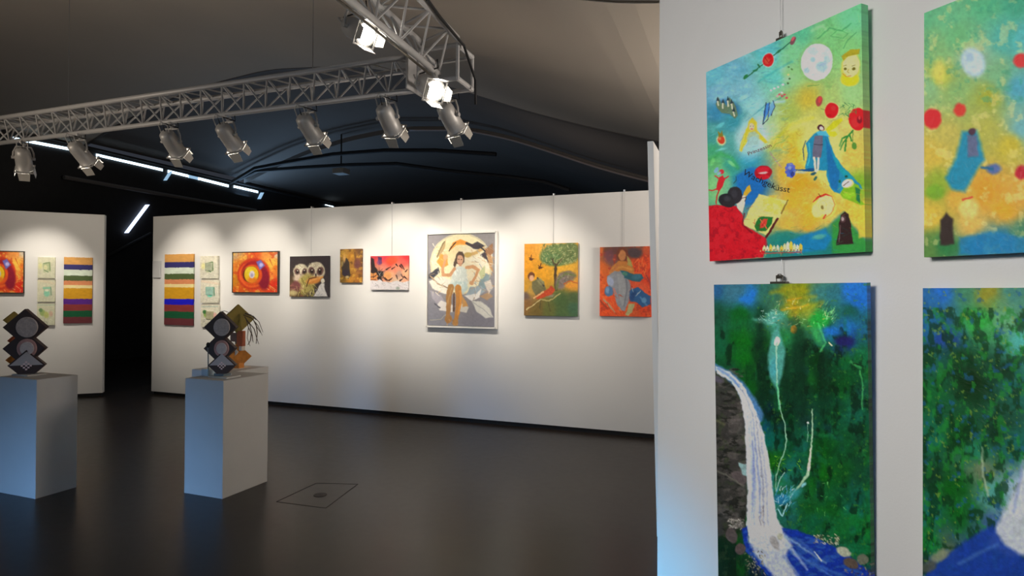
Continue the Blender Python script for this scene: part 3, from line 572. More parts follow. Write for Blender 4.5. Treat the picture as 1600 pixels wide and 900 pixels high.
    # mid fall, pale blue
    P.poly([(1206,520),(1216,510),(1222,530),(1227,550),(1224,575),(1218,600),(1214,612),(1204,590),(1199,560)],(75,150,140),5,.9); P.ell(1209,575,6,16,(60,140,150),0,6,.8); P.ell(1214,533,5,7,(205,215,185),0,1.5); P.line([(1214,535),(1213,560),(1214,600),(1220,640),(1226,660),(1229,690),(1226,706),(1218,725),(1213,745),(1211,765)],[3,1.8,2.2,1.4,1.6,1.8,1.6,1.6,1.4,1.2],(150,195,165),1.2,.9); P.line([(1214,600),(1218,640)],[3,1.2],(90,190,130),1.5,.9)
    P.line([(1269,640),(1269,670),(1268,700),(1265,725),(1262,742),(1252,755),(1240,770),(1228,778)],[1.5,2.4,2.2,4,5,3.5,3,1.5],(165,195,160),1.4,.9); P.line([(1267,700),(1264,735)],[2,4],(215,215,180),1.4,.9); P.ell(1262.5,661,1.7,2.2,(200,220,200)); P.line([(1262,662),(1262,690)],.8,(120,170,140))
    P.ell(1222,780,12,9,(30,110,160),0,5,.8); P.ell(1240,772,12,7,(50,140,150),-30,5,.7); P.strokes(34,(1212,765,1238,800),8,1.6,[(130,195,215),(60,140,180),(200,225,230)],22,-60,.8,.5); P.line([(1212,768),(1220,745),(1226,738)],1.2,(150,205,180)); P.line([(1216,796),(1222,806),(1230,788)],1.8,(140,200,220)); P.ell(1255,758,6,2.4,(140,200,215),-40,1.5,.8)
    P.strokes(18,(1200,710,1250,735),6,1.2,[(90,160,30),(130,190,50)],24,20,.8,.6); P.strokes(10,(1270,735,1320,800),6,1.5,[(120,190,110),(60,150,70)],25,None,.7)
    # rocks at the left
    rk = ((P.x0 < 1165) & (P.y0 > 575)) * 1.0
    P.poly([(1112,575),(1128,582),(1150,605),(1164,640),(1168,700),(1166,760),(1170,800),(1150,830),(1118,840),(1112,700)],(52,50,48),4,.9)
    P.mottle((78,74,70),12,.5,41,.7,.1,1.4,.7,mask=rk*(P.y0<810)); P.mottle((26,28,24),9,.55,42,.8,.08,1.5,.6,mask=rk*(P.y0<830)); P.mottle((50,62,38),9,.6,43,.5,.1,mask=rk); P.ell(1118,592,12,5,(80,75,90),15,3,.8); P.ell(1150,665,10,16,(88,82,80),20,6,.6); P.poly([(1142,738),(1160,735),(1168,752),(1160,760),(1145,748)],(80,72,72),2); P.poly([(1153,723),(1166,725),(1168,745),(1160,742)],(130,165,165),2,.9); P.line([(1120,735),(1150,752),(1162,760)],2.4,(95,95,85),2,.7); P.line([(1118,657),(1132,663)],3,(90,90,65),3,.7)
    # main fall
    P.line([(1116,573),(1135,584),(1155,600),(1168,622),(1180,650)],[10,12,14,20,26],(70,115,165),4,.9)
    P.poly([(1118,572),(1140,582),(1160,600),(1172,622),(1184,650),(1194,680),(1202,720),(1208,770),(1214,810),(1228,830),(1232,850),(1215,862),(1195,860),(1172,848),(1166,820),(1168,770),(1166,720),(1165,690),(1164,660),(1156,620),(1143,596),(1120,583)],(196,200,208),2.4)
    for x0_, x1_, c in ((1172,1178,(140,155,190)),(1176,1188,(110,125,170)),(1186,1200,(150,155,175)),(1181,1194,(120,125,145)),(1168,1174,(160,175,205))): P.line([(x0_,650),(x0_+5,700),((x0_+x1_)/2+5,760),(x1_,820)],[1,3,4,1.5],c,2.4,.7)
    P.line([(1176,690),(1178,740),(1176,800)],[1,5,1],(95,110,165),3,.6); P.line([(1150,598),(1166,620),(1176,650)],1.6,(130,140,160),1.5,.7); P.line([(1122,576),(1140,588),(1155,604)],4,(60,105,180),3,.6); P.strokes(14,(1186,790,1194,815),8,1,[(110,95,90)],28,90,.7,.1)
    # pool
    P.poly([(1158,826),(1168,822),(1170,846),(1190,862),(1230,862),(1222,825),(1245,828),(1280,842),(1310,858),(1340,878),(1368,900),(1368,945),(1230,945),(1200,900),(1165,862)],(18,45,140),3); P.mottle((40,80,150),9,.5,51,.7,.1,1.6,.6,mask=((P.y0>828)&(P.c[...,2]>110)&(P.c[...,0]<60))*1.0)
    P.poly([(1168,840),(1225,832),(1238,852),(1228,868),(1245,900),(1262,945),(1225,945),(1205,895),(1180,868)],(180,185,195),5,.9)
    for (a, b_, c) in (((1228,838),(1290,880),(120,150,180)),((1235,860),(1300,900),(70,110,170)),((1230,850),(1262,890),(160,175,200)),((1250,845),(1285,875),(55,90,165)),((1225,870),(1260,915),(110,130,170)),((1270,880),(1330,905),(50,90,160)),((1280,910),(1340,935),(40,80,160))): P.line([a,b_],[5,2],c,4,.8)
    P.line([(1272,862),(1284,876)],[1,2.6],(190,205,220),1.2); P.ell(1210,848,6,12,(130,125,120),-30,3,.7); P.ell(1219,838,5,5,(150,150,120),0,3,.7)
    # stones
    P.strokes(80,(1138,810,1162,826),3,2.4,[(140,135,125),(90,85,80),(170,165,155),(60,60,55)],31); P.ell(1143,836,9,13,(75,66,64),-20,2); P.ell(1157,858,8,9,(78,66,64),0,2); P.ell(1156,820,8,6,(110,105,100),0,3,.7)
    P.strokes(60,(1165,860,1195,905),3,2.2,[(120,115,90),(60,60,50),(150,140,110)],32); P.ell(1318,862,12,7,(155,160,140),25,2); P.ell(1330,880,12,8,(80,68,60),20,2); P.ell(1348,874,9,8,(90,95,80),30,2); P.strokes(50,(1270,835,1310,850),4,2,[(160,150,120),(100,90,70),(190,185,160)],33,25,.8,.4); P.strokes(24,(1320,880,1362,898),4,2,[(120,110,90),(60,50,45)],34)
    P.grain(.14, 4, 5); P.grain(.10, 2.2, 6)
    return P
mtx, w2, h2 = on_wall_B(Q2, 0.024, R(1.4))
P = paint_falls(quad_of(mtx, w2, h2, .02))
hang('painting', mtx, P, 1.95, w2, h2, 0.02, 'tall waterfall canvas with blue pool hanging below the fairy-tale picture on the near wall', mt='acrylic')

# two more canvases further along the near partition
def along(px0, ztop, zbot, wid, out):
    a = hit(px0, 300, E0 + NB * out, NB); t = (a - E0).dot(DB)
    m = Matrix.Translation(E0 + DB * t + Vector((0, 0, zbot))) @ Matrix(((DB.x, -NB.x, 0, 0), (DB.y, -NB.y, 0, 0), (0, 0, 1, 0), (0, 0, 0, 1)))
    pts = [m @ Vector((x, -out, z)) for x, z in ((0, ztop-zbot), (wid, ztop-zbot), (wid, 0), (0, 0))]
    return m, [proj(p) for p in pts]
m3, Q3 = along(1445, 2.47, 1.675, 0.50, 0.038)
P = Paint(Q3, 180, 260); P.warp(7, 24, 5)
P.base([(1450,20,(90,165,120)),(1480,25,(95,170,125)),(1540,10,(80,165,120)),(1590,5,(60,150,120)),(1460,80,(120,170,110)),(1470,120,(165,175,75)),(1500,60,(100,170,115)),(1520,95,(140,170,150)),(1570,60,(70,160,150)),(1600,60,(75,165,165)),(1560,120,(110,165,120)),
    (1450,140,(125,170,120)),(1500,140,(125,165,100)),(1545,150,(150,155,50)),(1590,140,(70,150,170)),(1600,200,(100,160,165)),(1480,210,(175,165,80)),(1460,240,(190,165,65)),(1540,200,(160,160,70)),(1580,230,(180,165,50)),(1470,290,(130,155,50)),(1455,340,(195,165,60)),
    (1500,310,(200,155,60)),(1540,300,(212,140,40)),(1570,330,(210,150,40)),(1600,300,(205,150,60)),(1520,350,(200,165,80)),(1480,385,(40,110,60)),(1530,385,(20,110,160)),(1570,375,(25,110,150)),(1600,370,(60,120,90)),(1450,390,(80,120,60)),(1700,200,(120,160,90)),(1700,350,(200,90,60))])
P.mottle((210,200,130),14,.58,4,.4,.1); P.mottle((50,140,110),14,.62,6,.4,.1,mask=(P.y0<160)*1.0); P.warp(1.5,8,2)
P.ell(1522,98,17,22,(175,195,220),-20,8); P.ell(1516,90,6,7,(140,170,215),0,4,.7); P.ell(1468,110,10,18,(205,195,90),0,8,.7); P.ell(1458,186,14,16,(200,40,45),0,4); P.ell(1501,172,10,10,(195,55,45),0,4); P.ell(1597,95,12,11,(195,50,50),0,4)
P.poly([(1505,205),(1528,205),(1540,250),(1530,262),(1508,300),(1488,296),(1478,278),(1495,245)],(30,125,155),7); P.poly([(1512,212),(1528,212),(1530,244),(1514,246)],(85,95,125),4); P.ell(1520,206,6,6,(70,45,60),0,3); P.ell(1554,264,11,8,(80,100,150),0,5); P.line([(1535,262),(1552,264)],4,(25,90,130),3); P.ell(1597,270,10,11,(170,25,45),0,4)
P.ell(1462,300,14,12,(100,150,40),0,7,.8); P.poly([(1470,345),(1480,332),(1490,342),(1492,382),(1470,384)],(48,38,35),4); P.ell(1515,325,16,15,(225,200,120),0,8,.7); P.line([(1505,312),(1520,308)],3,(200,60,45),2); P.poly([(1500,372),(1550,362),(1610,372),(1610,398),(1500,398)],(22,110,160),6,.8)
P.grain(.08,5,4)
hang('painting', m3, P, 1.75, .50, 2.47-1.675, .038, 'colourful green and yellow fantasy canvas cut by the right edge of the photo, upper', mt='acrylic')
m4, Q4 = along(1443, 1.575, 0.16, 0.50, 0.02)
P = Paint(Q4, 180, 420); P.warp(12, 26, 3)
P.base([(1450,450,(35,95,150)),(1470,450,(30,95,175)),(1510,455,(60,120,90)),(1550,455,(130,130,40)),(1585,455,(60,120,110)),(1460,510,(25,90,140)),(1475,525,(25,60,130)),(1530,500,(45,150,60)),(1570,500,(90,150,110)),(1595,540,(70,160,150)),(1450,560,(20,85,60)),
    (1500,560,(10,60,25)),(1520,600,(6,40,12)),(1560,580,(12,55,35)),(1590,600,(25,90,80)),(1450,620,(14,85,40)),(1460,680,(18,95,70)),(1500,680,(10,65,20)),(1530,700,(30,110,80)),(1560,680,(12,50,30)),(1590,700,(20,90,80)),(1450,740,(12,50,30)),(1490,760,(10,80,20)),
    (1535,740,(90,110,80)),(1550,770,(70,140,130)),(1590,760,(140,165,185)),(1450,800,(18,95,80)),(1500,800,(12,85,25)),(1450,850,(14,110,50)),(1480,860,(70,90,70)),(1560,830,(50,80,140)),(1590,800,(160,170,190)),(1520,870,(25,60,140)),(1450,890,(30,50,90)),(1600,900,(20,40,110)),(1700,700,(60,60,55)),(1700,900,(20,50,120))])
g = (P.y0>480)*1.0
P.mottle((6,45,20),13,.5,3,.7,.1,.8,1.4,mask=g); P.mottle((28,120,40),11,.58,4,.6,.1,.8,1.3,mask=g); P.mottle((25,80,130),10,.66,6,.6,.08); P.mottle((110,140,50),6,.7,7,.6,.06); P.warp(2,8,3)
P.line([(1536,700),(1537,740),(1545,775)],[2,4,3],(150,170,140),3,.8); P.poly([(1612,700),(1590,760),(1562,815),(1545,850),(1580,870),(1700,860),(1700,700)],(185,190,200),7,.9); P.line([(1600,720),(1585,800)],5,(130,145,185),4,.7)
P.poly([(1440,905),(1475,870),(1520,838),(1552,820),(1570,850),(1600,870),(1720,870),(1720,960),(1440,960)],(22,55,145),7,.9); P.ell(1470,868,16,8,(130,135,110),-30,4,.8); P.ell(1452,885,12,8,(75,80,70),-20,4,.8); P.line([(1500,880),(1560,850)],5,(60,100,165),5,.7)
P.grain(.12,5,6)
hang('painting', m4, P, 1.75, .50, 1.575-.16, .02, 'tall green woodland stream canvas cut by the right edge of the photo, lower', mt='acrylic')

# hanging wires and clips on the near partition
def near_pt(px, py, out): return hit(px, py, E0 + NB * out, NB)
def near_wire(px, ptop, pbot, label):
    a = near_pt(px, pbot, 0.02); t = Vector((a.x, a.y, 0)); ztop = 3.55 if ptop is None else near_pt(px, ptop, 0.02).z
    o = obj('hanging_wire', tube(bmesh.new(), [(a.x, a.y, a.z), (a.x, a.y, ztop)], 0.0012, 6), 'wire'); tag(o, label, 'wire')
near_wire(1219, None, 62, 'thin steel wire rising from the top of the fairy-tale canvas')
near_wire(1221, 404, 434, 'short steel wire between the fairy-tale canvas and the waterfall canvas')
def clip(px, py, wpx, label):
    a = near_pt(px, py, 0.03); root = empty('picture_clip', a, label, 'clip')
    rot = Matrix.Translation(a) @ Matrix(((DB.x, -NB.x, 0, 0), (DB.y, -NB.y, 0, 0), (0, 0, 1, 0), (0, 0, 0, 1))); s = wpx
    obj('clip_body', box(bmesh.new(), -s*.5, s*.5, -0.012, 0.012, -0.006, 0.004, rot, bev=.001), 'clip', root)
    bm = bmesh.new(); tube(bm, [rot @ Vector(p) for p in ((-s*.2, 0, 0), (-s*.2, 0, .022), (-s*.08, 0, .034), (s*.08, 0, .034), (s*.2, 0, .022), (s*.2, 0, 0))], 0.0022, 6)
    box(bm, -s*.2, s*.2, -.004, .004, .016, .03, rot); obj('clip_lever', bm, 'clip', root)
clip(1218, 441.5, 0.075, 'dark metal clip on the top edge of the waterfall canvas')
clip(1220, 61, 0.03, 'tiny dark metal clip on the top edge of the fairy-tale canvas')

# ------------------------------------------------------------------ works on the far partition
G = 1.05
# striped hanging
Q = [(256.5, 397), (302, 397), (302.5, 508), (258, 508)]
STR = [(396,(190,140,75)),(409,(45,42,95)),(418,(190,200,185)),(428,(70,85,50)),(437,(195,125,85)),(444.5,(225,195,140)),(450,(190,140,30)),(468.5,(25,22,180)),(478,(125,50,50)),(489,(20,80,50)),(500,(95,45,50))]
def paint_stripes(Q, swap=False):
    P = Paint(Q, 60, 220); y0 = (Q[0][1]+Q[1][1])/2; y1 = (Q[2][1]+Q[3][1])/2
    ed = [s[0] for s in STR]; V = np.repeat(np.linspace(396, 511, P.nv)[:, None], P.nu, 1) + (P.noise(3, 2) - .5) * .7
    for e, c in STR: P.mix((V >= e) * 1.0, c if not (swap and e == 468.5) else (80, 35, 120))
    P.grain(.06, 3, 4, 2, 1); return P
m_, w_, h_ = on_wall_A(Q, .02)
hang('striped_panel', m_, paint_stripes(Q), G*1.3, w_, h_, .02, 'tall panel of horizontal coloured stripes near the left end of the far white wall', 'striped artwork')
# three small reliefs
def paint_relief(Q, kind):
    P = Paint(Q, 60, 70); P.base([(Q[0][0], Q[0][1], (205,200,180)), (Q[2][0], Q[2][1], (190,188,172))]); cx = (Q[0][0]+Q[2][0])/2; cy = (Q[0][1]+Q[2][1])/2
    P.mottle((215,210,195),3,.5,kind,.35); P.mottle((180,172,155),3,.6,kind+4,.35); X = lambda a, b: (cx+a, cy+b)
    if kind == 1:
        P.poly([X(-6,-6),X(6,-8),X(7,6),X(-4,8)],(150,165,120),2,.8); P.line([X(-4,-6),X(5,-8),X(6,4)],2,(95,120,80)); P.ell(cx-1,cy,3,4,(200,195,150)); P.ell(cx-9,cy-2,3,5,(210,205,130),0,2,.7); P.line([X(-3,4),X(3,7)],1.4,(80,110,80))
    elif kind == 2:
        P.poly([X(-5,-6),X(8,-7),X(9,8),X(-3,9)],(165,175,155),1.5,.9); P.line([X(-4,-4),X(6,-5)],3,(110,190,165)); P.ell(cx+1,cy+4,4.5,5,(105,195,170),0,2); P.line([X(7,-6),X(8,6)],1.6,(90,130,110)); P.ell(cx+1,cy-1,3,2,(220,220,205)); P.line([X(-12,-16),X(12,-12)],3,(215,190,165),3,.6)
    else:
        P.ell(cx-5,cy-2,4.5,5,(130,160,80),0,2); P.ell(cx+1,cy+1,4,5,(175,180,90),0,2); P.ell(cx+8,cy-1,3,4,(205,150,140),0,2,.8); P.ell(cx-8,cy-6,3,3,(60,110,60),0,1.5); P.line([X(-12,-14),X(12,-15)],2,(150,170,160),2,.7); P.strokes(14,(cx-8,cy+4,cx+8,cy+14),6,1,[(130,130,120),(220,220,210)],3); 
    P.grain(.08, 2, 3); return P
for k, Q in enumerate(([(313, 400), (340, 400), (341, 435), (313, 435)], [(313.5, 437.5), (341, 437.5), (341.5, 473), (314, 473)], [(314, 476), (341.5, 476), (342, 511), (314.5, 511)])):
    m_, w_, h_ = on_wall_A(Q, .03)
    r = hang('relief_tile', m_, paint_relief(Q, k+1), G*1.2, w_, h_, .03, ['topmost of three pale square reliefs hung in a column beside the striped panel', 'middle one of three pale square reliefs, with a turquoise centre', 'lowest of three pale square reliefs, with green and pink dabs, behind the sculpture'][k], 'relief', 'three small pale reliefs in a column')
    # raised centre
    o = obj('raised_centre', BX(w_*.30, w_*.72, -.040, -.033, h_*.34, h_*.70, bev=.003), mat('relief_centre', [(0.36,0.40,0.28),(0.30,0.50,0.42),(0.38,0.36,0.22)][k], .7, noise=.5, nscale=25, bump=.6)); o.parent = r
# swirl
def paint_swirl(Q):
    P = Paint(Q, 130, 120); cx, cy = (Q[0][0]+Q[2][0])/2, (Q[0][1]+Q[2][1])/2; sx = (Q[1][0]-Q[0][0])/71.; sy = (Q[3][1]-Q[0][1])/64.
    P.base([(cx-34,cy-30,(205,175,130)),(cx-25,cy-10,(225,130,45)),(cx-32,cy+15,(200,130,30)),(cx-20,cy+28,(215,90,30)),(cx,cy-30,(225,90,40)),(cx+20,cy-28,(235,150,70)),(cx+34,cy-30,(215,205,185)),(cx+33,cy-8,(230,120,40)),(cx+33,cy+24,(225,45,30)),(cx+10,cy+30,(225,85,40)),(cx+24,cy-12,(240,190,70))])
    P.mottle((240,190,80),6,.58,3,.7,.1); P.mottle((205,70,30),6,.6,4,.7,.1)
    D = np.hypot((P.x-cx+1)/1.0/sx, (P.y-cy-3)/.95/sy)
    P.strokes(40,(Q[0][0],Q[0][1],Q[2][0],Q[2][1]),10,1.6,[(245,205,90),(230,110,40),(200,60,30),(240,215,150)],8,50,.6,.5)
    P.ell(cx-2,cy+3,26*sx,25*sy,(205,60,35),0,3); P.ell(cx-3,cy+4,22*sx,21*sy,(232,100,45),0,2); P.ell(cx-1,cy+1,20*sx,19*sy,(165,35,40),0,2.5); P.ell(cx+14,cy+10,9*sx,18*sy,(140,28,50),-8,3); P.ell(cx-4,cy+5,16*sx,17*sy,(225,85,35),0,2); P.ell(cx-6,cy+4,13*sx,13*sy,(90,30,25),0,2); P.ell(cx-5,cy+4,11.5*sx,13*sy,(232,190,35),0,2); P.ell(cx-9,cy-1,6*sx,7*sy,(235,215,60),0,3,.8); P.ell(cx-3,cy+13,8*sx,5*sy,(230,120,40),0,3,.8)
    P.poly([(cx+2,cy-16*sy),(cx+9*sx,cy-19*sy),(cx+16*sx,cy-10*sy),(cx+8*sx,cy-3*sy)],(110,110,190),2); P.ell(cx+10*sx,cy-11*sy,3,3,(190,185,230),0,2); P.ell(cx-4,cy+4,4.5*sx,6*sy,(215,205,215),0,1.5); P.ell(cx-4,cy+5,2,3,(170,160,195),0,1.5); P.grain(.08,3,4); return P
Q = [(363.5, 394), (433.5, 394.5), (434.5, 456), (365, 457)]
m_, w_, h_ = on_wall_A(Q, .03)
hang('painting', m_, paint_swirl(Q), G, w_, h_, .028, 'landscape canvas with an orange and red spiral around a yellow eye on the far wall', frame=(.010, .04, 'cdark', .001))
# two owls on dark ground
Q = [(452, 400.5), (513.5, 400), (514.5, 463.5), (454, 464)]
P = Paint(Q, 130, 130); P.base([(450,400,(52,44,48)),(515,400,(48,40,46)),(515,465,(60,55,60)),(455,460,(95,75,50))]); P.warp(.8,4,2)
for cx, cy, r in ((470.5,425,12),(494,424,14)):
    P.ell(cx,cy,r,r*1.05,(196,186,160),0,2); P.strokes(70,(cx-r*.8,cy-r*.9,cx+r*.5,cy+r*.6),4,1.1,[(225,218,195),(150,135,110),(240,235,215)],int(cx),90,.7,1)
    for s in (-1,1): P.ell(cx+s*r*.48,cy,r*.36,r*.48,(110,80,75),s*15,1.5); P.ell(cx+s*r*.45,cy,r*.2,r*.3,(40,28,28),0,1); P.ell(cx+s*r*.42,cy-2,1,1,(225,215,200))
    P.line([(cx,cy-3),(cx,cy+6)],[2.5,1],(215,205,180)); P.ell(cx,cy+6,1.6,2.4,(60,50,50))
P.ell(470,436,11,7,(205,185,165),10,4); P.ell(480,443,13,16,(170,155,90),20,5); P.strokes(50,(466,432,492,462),9,1.6,[(205,195,110),(120,110,50),(175,165,80),(220,210,150)],9,75,.8,.4); P.ell(492,438,12,5.5,(215,140,65),-12,3); P.line([(484,440),(505,433)],2,(225,165,90)); P.line([(480,448),(484,436),(495,433)],1.6,(90,55,35)); P.ell(463,448,8,9,(120,70,70),30,4); P.strokes(30,(453,444,475,463),7,1.4,[(150,95,85),(90,60,40),(180,150,110)],7)
P.ell(459,458,7,4,(185,170,120),0,3); P.poly([(503,443),(508,443),(508,450),(513,463),(491,463),(498,452),(500,446)],(218,215,212),1.2); P.ell(505,439,3,4,(225,220,205)); P.strokes(16,(494,450,511,462),3,.8,[(170,170,180)],5); P.grain(.09,2.5,4)
m_, w_, h_ = on_wall_A(Q, .03)
hang('painting', m_, P, G, w_, h_, .03, 'square canvas of two pale round owl faces with dark eyes on a black ground')
# small brown
Q = [(530.5, 389), (564, 389), (566, 441), (532.5, 442)]
P = Paint(Q, 80, 110); P.base([(532,392,(120,85,35)),(540,395,(190,140,60)),(548,400,(190,130,40)),(562,392,(110,75,45)),(533,410,(130,100,45)),(548,420,(170,120,45)),(562,415,(110,65,50)),(535,438,(120,90,35)),(550,437,(185,125,45)),(563,438,(150,95,40))]); P.mottle((205,160,60),5,.58,3,.6); P.mottle((90,60,25),5,.6,4,.6)
P.poly([(537,405),(542,403),(546,410),(547,420),(549,430),(546,436),(536,430),(534,418)],(58,48,40),1.5); P.ell(541,426,5.5,5,(48,38,52),0,2); P.ell(538,404,2,6,(215,165,95),0,2); P.ell(535,412,1.8,4,(150,130,80),0,1.5); P.ell(558,412,4,8,(105,60,60),0,3,.8); P.ell(544,433,3,2,(185,160,110),0,1.5); P.line([(554,395),(556,408)],2,(90,60,40),2,.7); P.grain(.1,3,3)
m_, w_, h_ = on_wall_A(Q, .03)
hang('painting', m_, P, G, w_, h_, .03, 'smallest brown upright canvas, hung between the owls and the red-sky picture')
# red sunset with text strip
Q = [(578.5, 400), (637, 399.5), (638.5, 452.5), (579.5, 453)]
P = Paint(Q, 120, 110); P.base([(580,402,(190,50,60)),(600,402,(215,60,75)),(635,402,(215,45,55)),(610,410,(225,75,60)),(630,410,(225,90,80)),(620,418,(230,140,110)),(600,420,(215,130,110)),(635,425,(225,170,130)),(590,425,(180,120,95)),(610,430,(225,170,130)),(580,430,(200,150,90)),(620,440,(215,185,155))]); P.warp(.7,4,2)
P.ell(612,407,9,5,(235,85,50),0,3,.8); P.poly([(579,402),(584,405),(586,416),(592,424),(598,423),(600,430),(596,434),(600,440),(592,438),(588,430),(580,426)],(42,32,34),1.2); P.poly([(590,401),(596,402),(597,412),(592,413)],(75,45,85),1.5); P.ell(593,410,4,4,(120,70,120),0,2,.7)
P.poly([(579,428),(588,426),(592,432),(586,438),(579,438)],(205,135,75),1.5); P.line([(580,433),(586,432)],1.6,(90,50,30)); P.line([(580,437),(588,437)],1.4,(120,60,30)); P.strokes(26,(584,424,600,436),7,1,[(50,50,50),(170,170,165),(30,25,25)],4,-45,.9,.5)
for a, b_ in (((604,421),(611,417)),((613,420),(618,417)),((619,413),(622,416)),((627,413),(632,421)),((625,415),(629,420)),((634,424),(637,421)),((627,429),(631,434)),((632,432),(637,436)),((600,432),(604,438)),((609,438),(614,434)),((626,438),(630,435)),((620,430),(622,436))): P.line([a,b_],[2.4,1],(58,35,35))
P.ell(606,430,6,6,(225,155,95),0,3); P.line([(602,434),(606,438),(612,436)],2,(80,45,35)); P.ell(624,428,4,6,(180,145,130),0,3,.8)
P.poly([(578,438),(590,439),(594,436),(599,440),(612,441),(622,438),(630,441),(640,438),(640,454),(578,454)],(214,208,210),1.5); P.strokes(26,(580,440,636,449),4,.7,[(130,130,135),(160,150,150)],8,10,.8,.5); P.ell(623,450,3,2,(150,160,150),0,1); P.grain(.06,2.5,4)
m_, w_, h_ = on_wall_A(Q, .03)
hang('painting', m_, P, G, w_, h_, .03, 'landscape canvas with a red sky over dark wings and a white lower strip')
# big framed girl with toucans
Q = [(667.5, 368), (771.5, 364), (774, 509), (669.5, 509.5)]
P = Paint(Q, 190, 250); P.base([(667,368,(138,134,138)),(770,368,(140,136,138)),(670,505,(132,132,142)),(772,505,(130,128,138)),(720,440,(140,136,138))]); P.warp(.8,5,2)
P.ell(720,412,49,48,(205,195,165),0,1.4); P.ell(720,412,46,46,(228,218,178),0,2); P.ell(735,415,30,30,(225,215,190),0,10,.7); P.ell(700,395,20,16,(222,200,150),0,8,.6)
P.ell(720,412,47,46.5,(200,190,160),0,.8,1,1.2)
# leaves and wings
for p, c in (([(683,400),(690,383),(695,375),(694,388),(686,402)],(175,150,105)),([(681,410),(688,397),(698,402),(700,414),(690,420)],(228,150,70)),([(669,430),(684,418),(687,426),(676,436),(669,436)],(62,64,72)),([(670,440),(690,432),(712,440),(705,462),(690,458),(676,452)],(222,218,205)),([(672,455),(690,462),(700,478),(690,482),(676,468)],(160,155,165)),([(690,470),(712,478),(708,488),(688,486),(684,476)],(215,210,205)),
    ([(733,384),(745,377),(757,384),(748,390),(738,388)],(70,66,72)),([(757,388),(768,380),(771,392),(764,400),(756,398)],(150,110,80)),([(750,398),(756,392),(764,408),(760,412)],(70,62,68)),([(722,398),(742,392),(756,384),(758,388),(745,396),(728,402)],(205,170,110)),([(730,405),(748,398),(760,405),(765,420),(750,415)],(228,222,200)),([(760,395),(768,400),(770,425),(764,415)],(180,140,100)),
    ([(756,426),(765,428),(762,446),(752,454),(746,450),(750,438)],(130,150,155)),([(748,425),(757,414),(758,430),(752,436)],(190,195,150)),([(735,448),(752,446),(760,452),(746,464),(728,462)],(150,165,175)),([(726,462),(745,458),(752,450),(750,464),(738,470)],(226,222,216)),([(750,462),(764,455),(770,462),(762,468)],(170,140,110)),([(738,470),(752,470),(766,480),(772,494),(760,496),(746,486)],(205,203,195)),([(722,474),(734,480),(730,488),(716,486)],(205,200,190)),([(756,440),(766,436),(770,448),(764,458)],(200,190,180))): P.poly(p,c,1.6)
P.line([(740,472),(756,482),(770,494)],1,(165,165,165)); P.line([(672,432),(684,444),(700,450)],2,(150,130,110)); P.line([(688,482),(680,476)],2,(90,90,100)); P.strokes(46,(672,380,700,460),8,1.3,[(235,228,205),(175,150,120),(215,180,130)],12,50,.7,.6); P.strokes(56,(735,385,770,465),9,1.3,[(235,230,210),(160,140,115),(200,160,110),(140,150,160)],13,40,.7,.7)
# toucan beak arch
P.line([(703,389),(709,381),(718,378),(728,380)],[3,6,8,5],(232,150,60),1.2); P.line([(706,383),(717,381.5),(727,382)],2,(245,180,90),1.2,.8); P.line([(701,392),(705,385),(711,379)],1.6,(60,45,40)); P.line([(728,380),(735,383),(748,386)],[4,5,3],(70,62,66)); P.line([(748,384),(757,392)],[3,2],(60,55,60)); P.line([(682,402),(689,384),(693,378)],2,(130,115,85)); P.ell(730,398,6,4,(195,165,95),-10,2)
# girl
P.poly([(712,398),(716,393),(722,393),(725,400),(725,410),(720,414),(713,412),(711,418),(708,414)],(85,68,58),1.2); P.ell(718.5,406,5,7.6,(205,160,130),0,1.2); P.ell(718,412,2.6,1,(190,90,80)); P.ell(716,405,1,.7,(60,40,35)); P.ell(720.5,405,1,.7,(60,40,35)); P.line([(718.5,413),(718.5,418)],4,(195,150,120))
P.poly([(709,420),(716,416),(722,416),(729,420),(729,432),(732,442),(727,456),(720,456),(712,450),(700,448),(704,440),(706,430)],(205,212,205),1.5); P.poly([(700,446),(712,440),(728,440),(733,450),(724,460),(706,452)],(180,200,198),2,.8); P.strokes(24,(706,420,730,452),8,1.4,[(225,230,222),(160,180,178),(235,238,230)],9,75,.7,.4)
P.line([(710,420),(703,430),(692,430)],[5,5,4.5],(196,145,105),1.2); P.line([(692,430),(691,420),(695,408)],[4.5,4,3.4],(200,150,110),1.2); P.ell(695,402,3.5,5,(212,165,125),10,1.2); P.line([(729,418),(738,416),(747,421)],[5,5,4.5],(205,155,112),1.2); P.line([(747,421),(744,430),(738,441)],[4.6,4.2,3.6],(200,150,108),1.2); P.ell(737,442,3.4,3.2,(208,158,115),0,1.2)
P.line([(705,449),(702,462),(702,478),(701,495)],[10,9,7.5,6],(160,118,72),1.4); P.line([(706,450),(700,475)],2,(190,148,90),1.5,.7); P.line([(716,450),(718,465),(717,480),(714,500)],[10,9.5,8,6.5],(186,128,66),1.4); P.line([(720,455),(721,475),(717,492)],[3,3.4,2],(220,150,70),1.6,.8); P.line([(710,458),(710,486)],[2,3],(85,62,52),1.4); P.ell(702,499,5.5,7,(165,120,72),10,1.5); P.ell(713,504,5,6,(178,130,76),-5,1.5); P.poly([(722,462),(729,470),(733,478),(724,480)],(200,150,90),1.6); P.strokes(10,(697,498,716,508),5,1,[(120,85,55),(205,160,105)],5,80,.7,.3)
P.line([(673,502),(690,500),(698,492)],1,(170,165,150)); P.grain(.05,3,4)
m_, w_, h_ = on_wall_A(Q, .045)
hang('painting', m_, P, 1.05, w_, h_, .035, 'largest picture on the far wall, white-framed girl in a white dress seated among toucans', frame=(.020, .055, 'cwhite', .006))
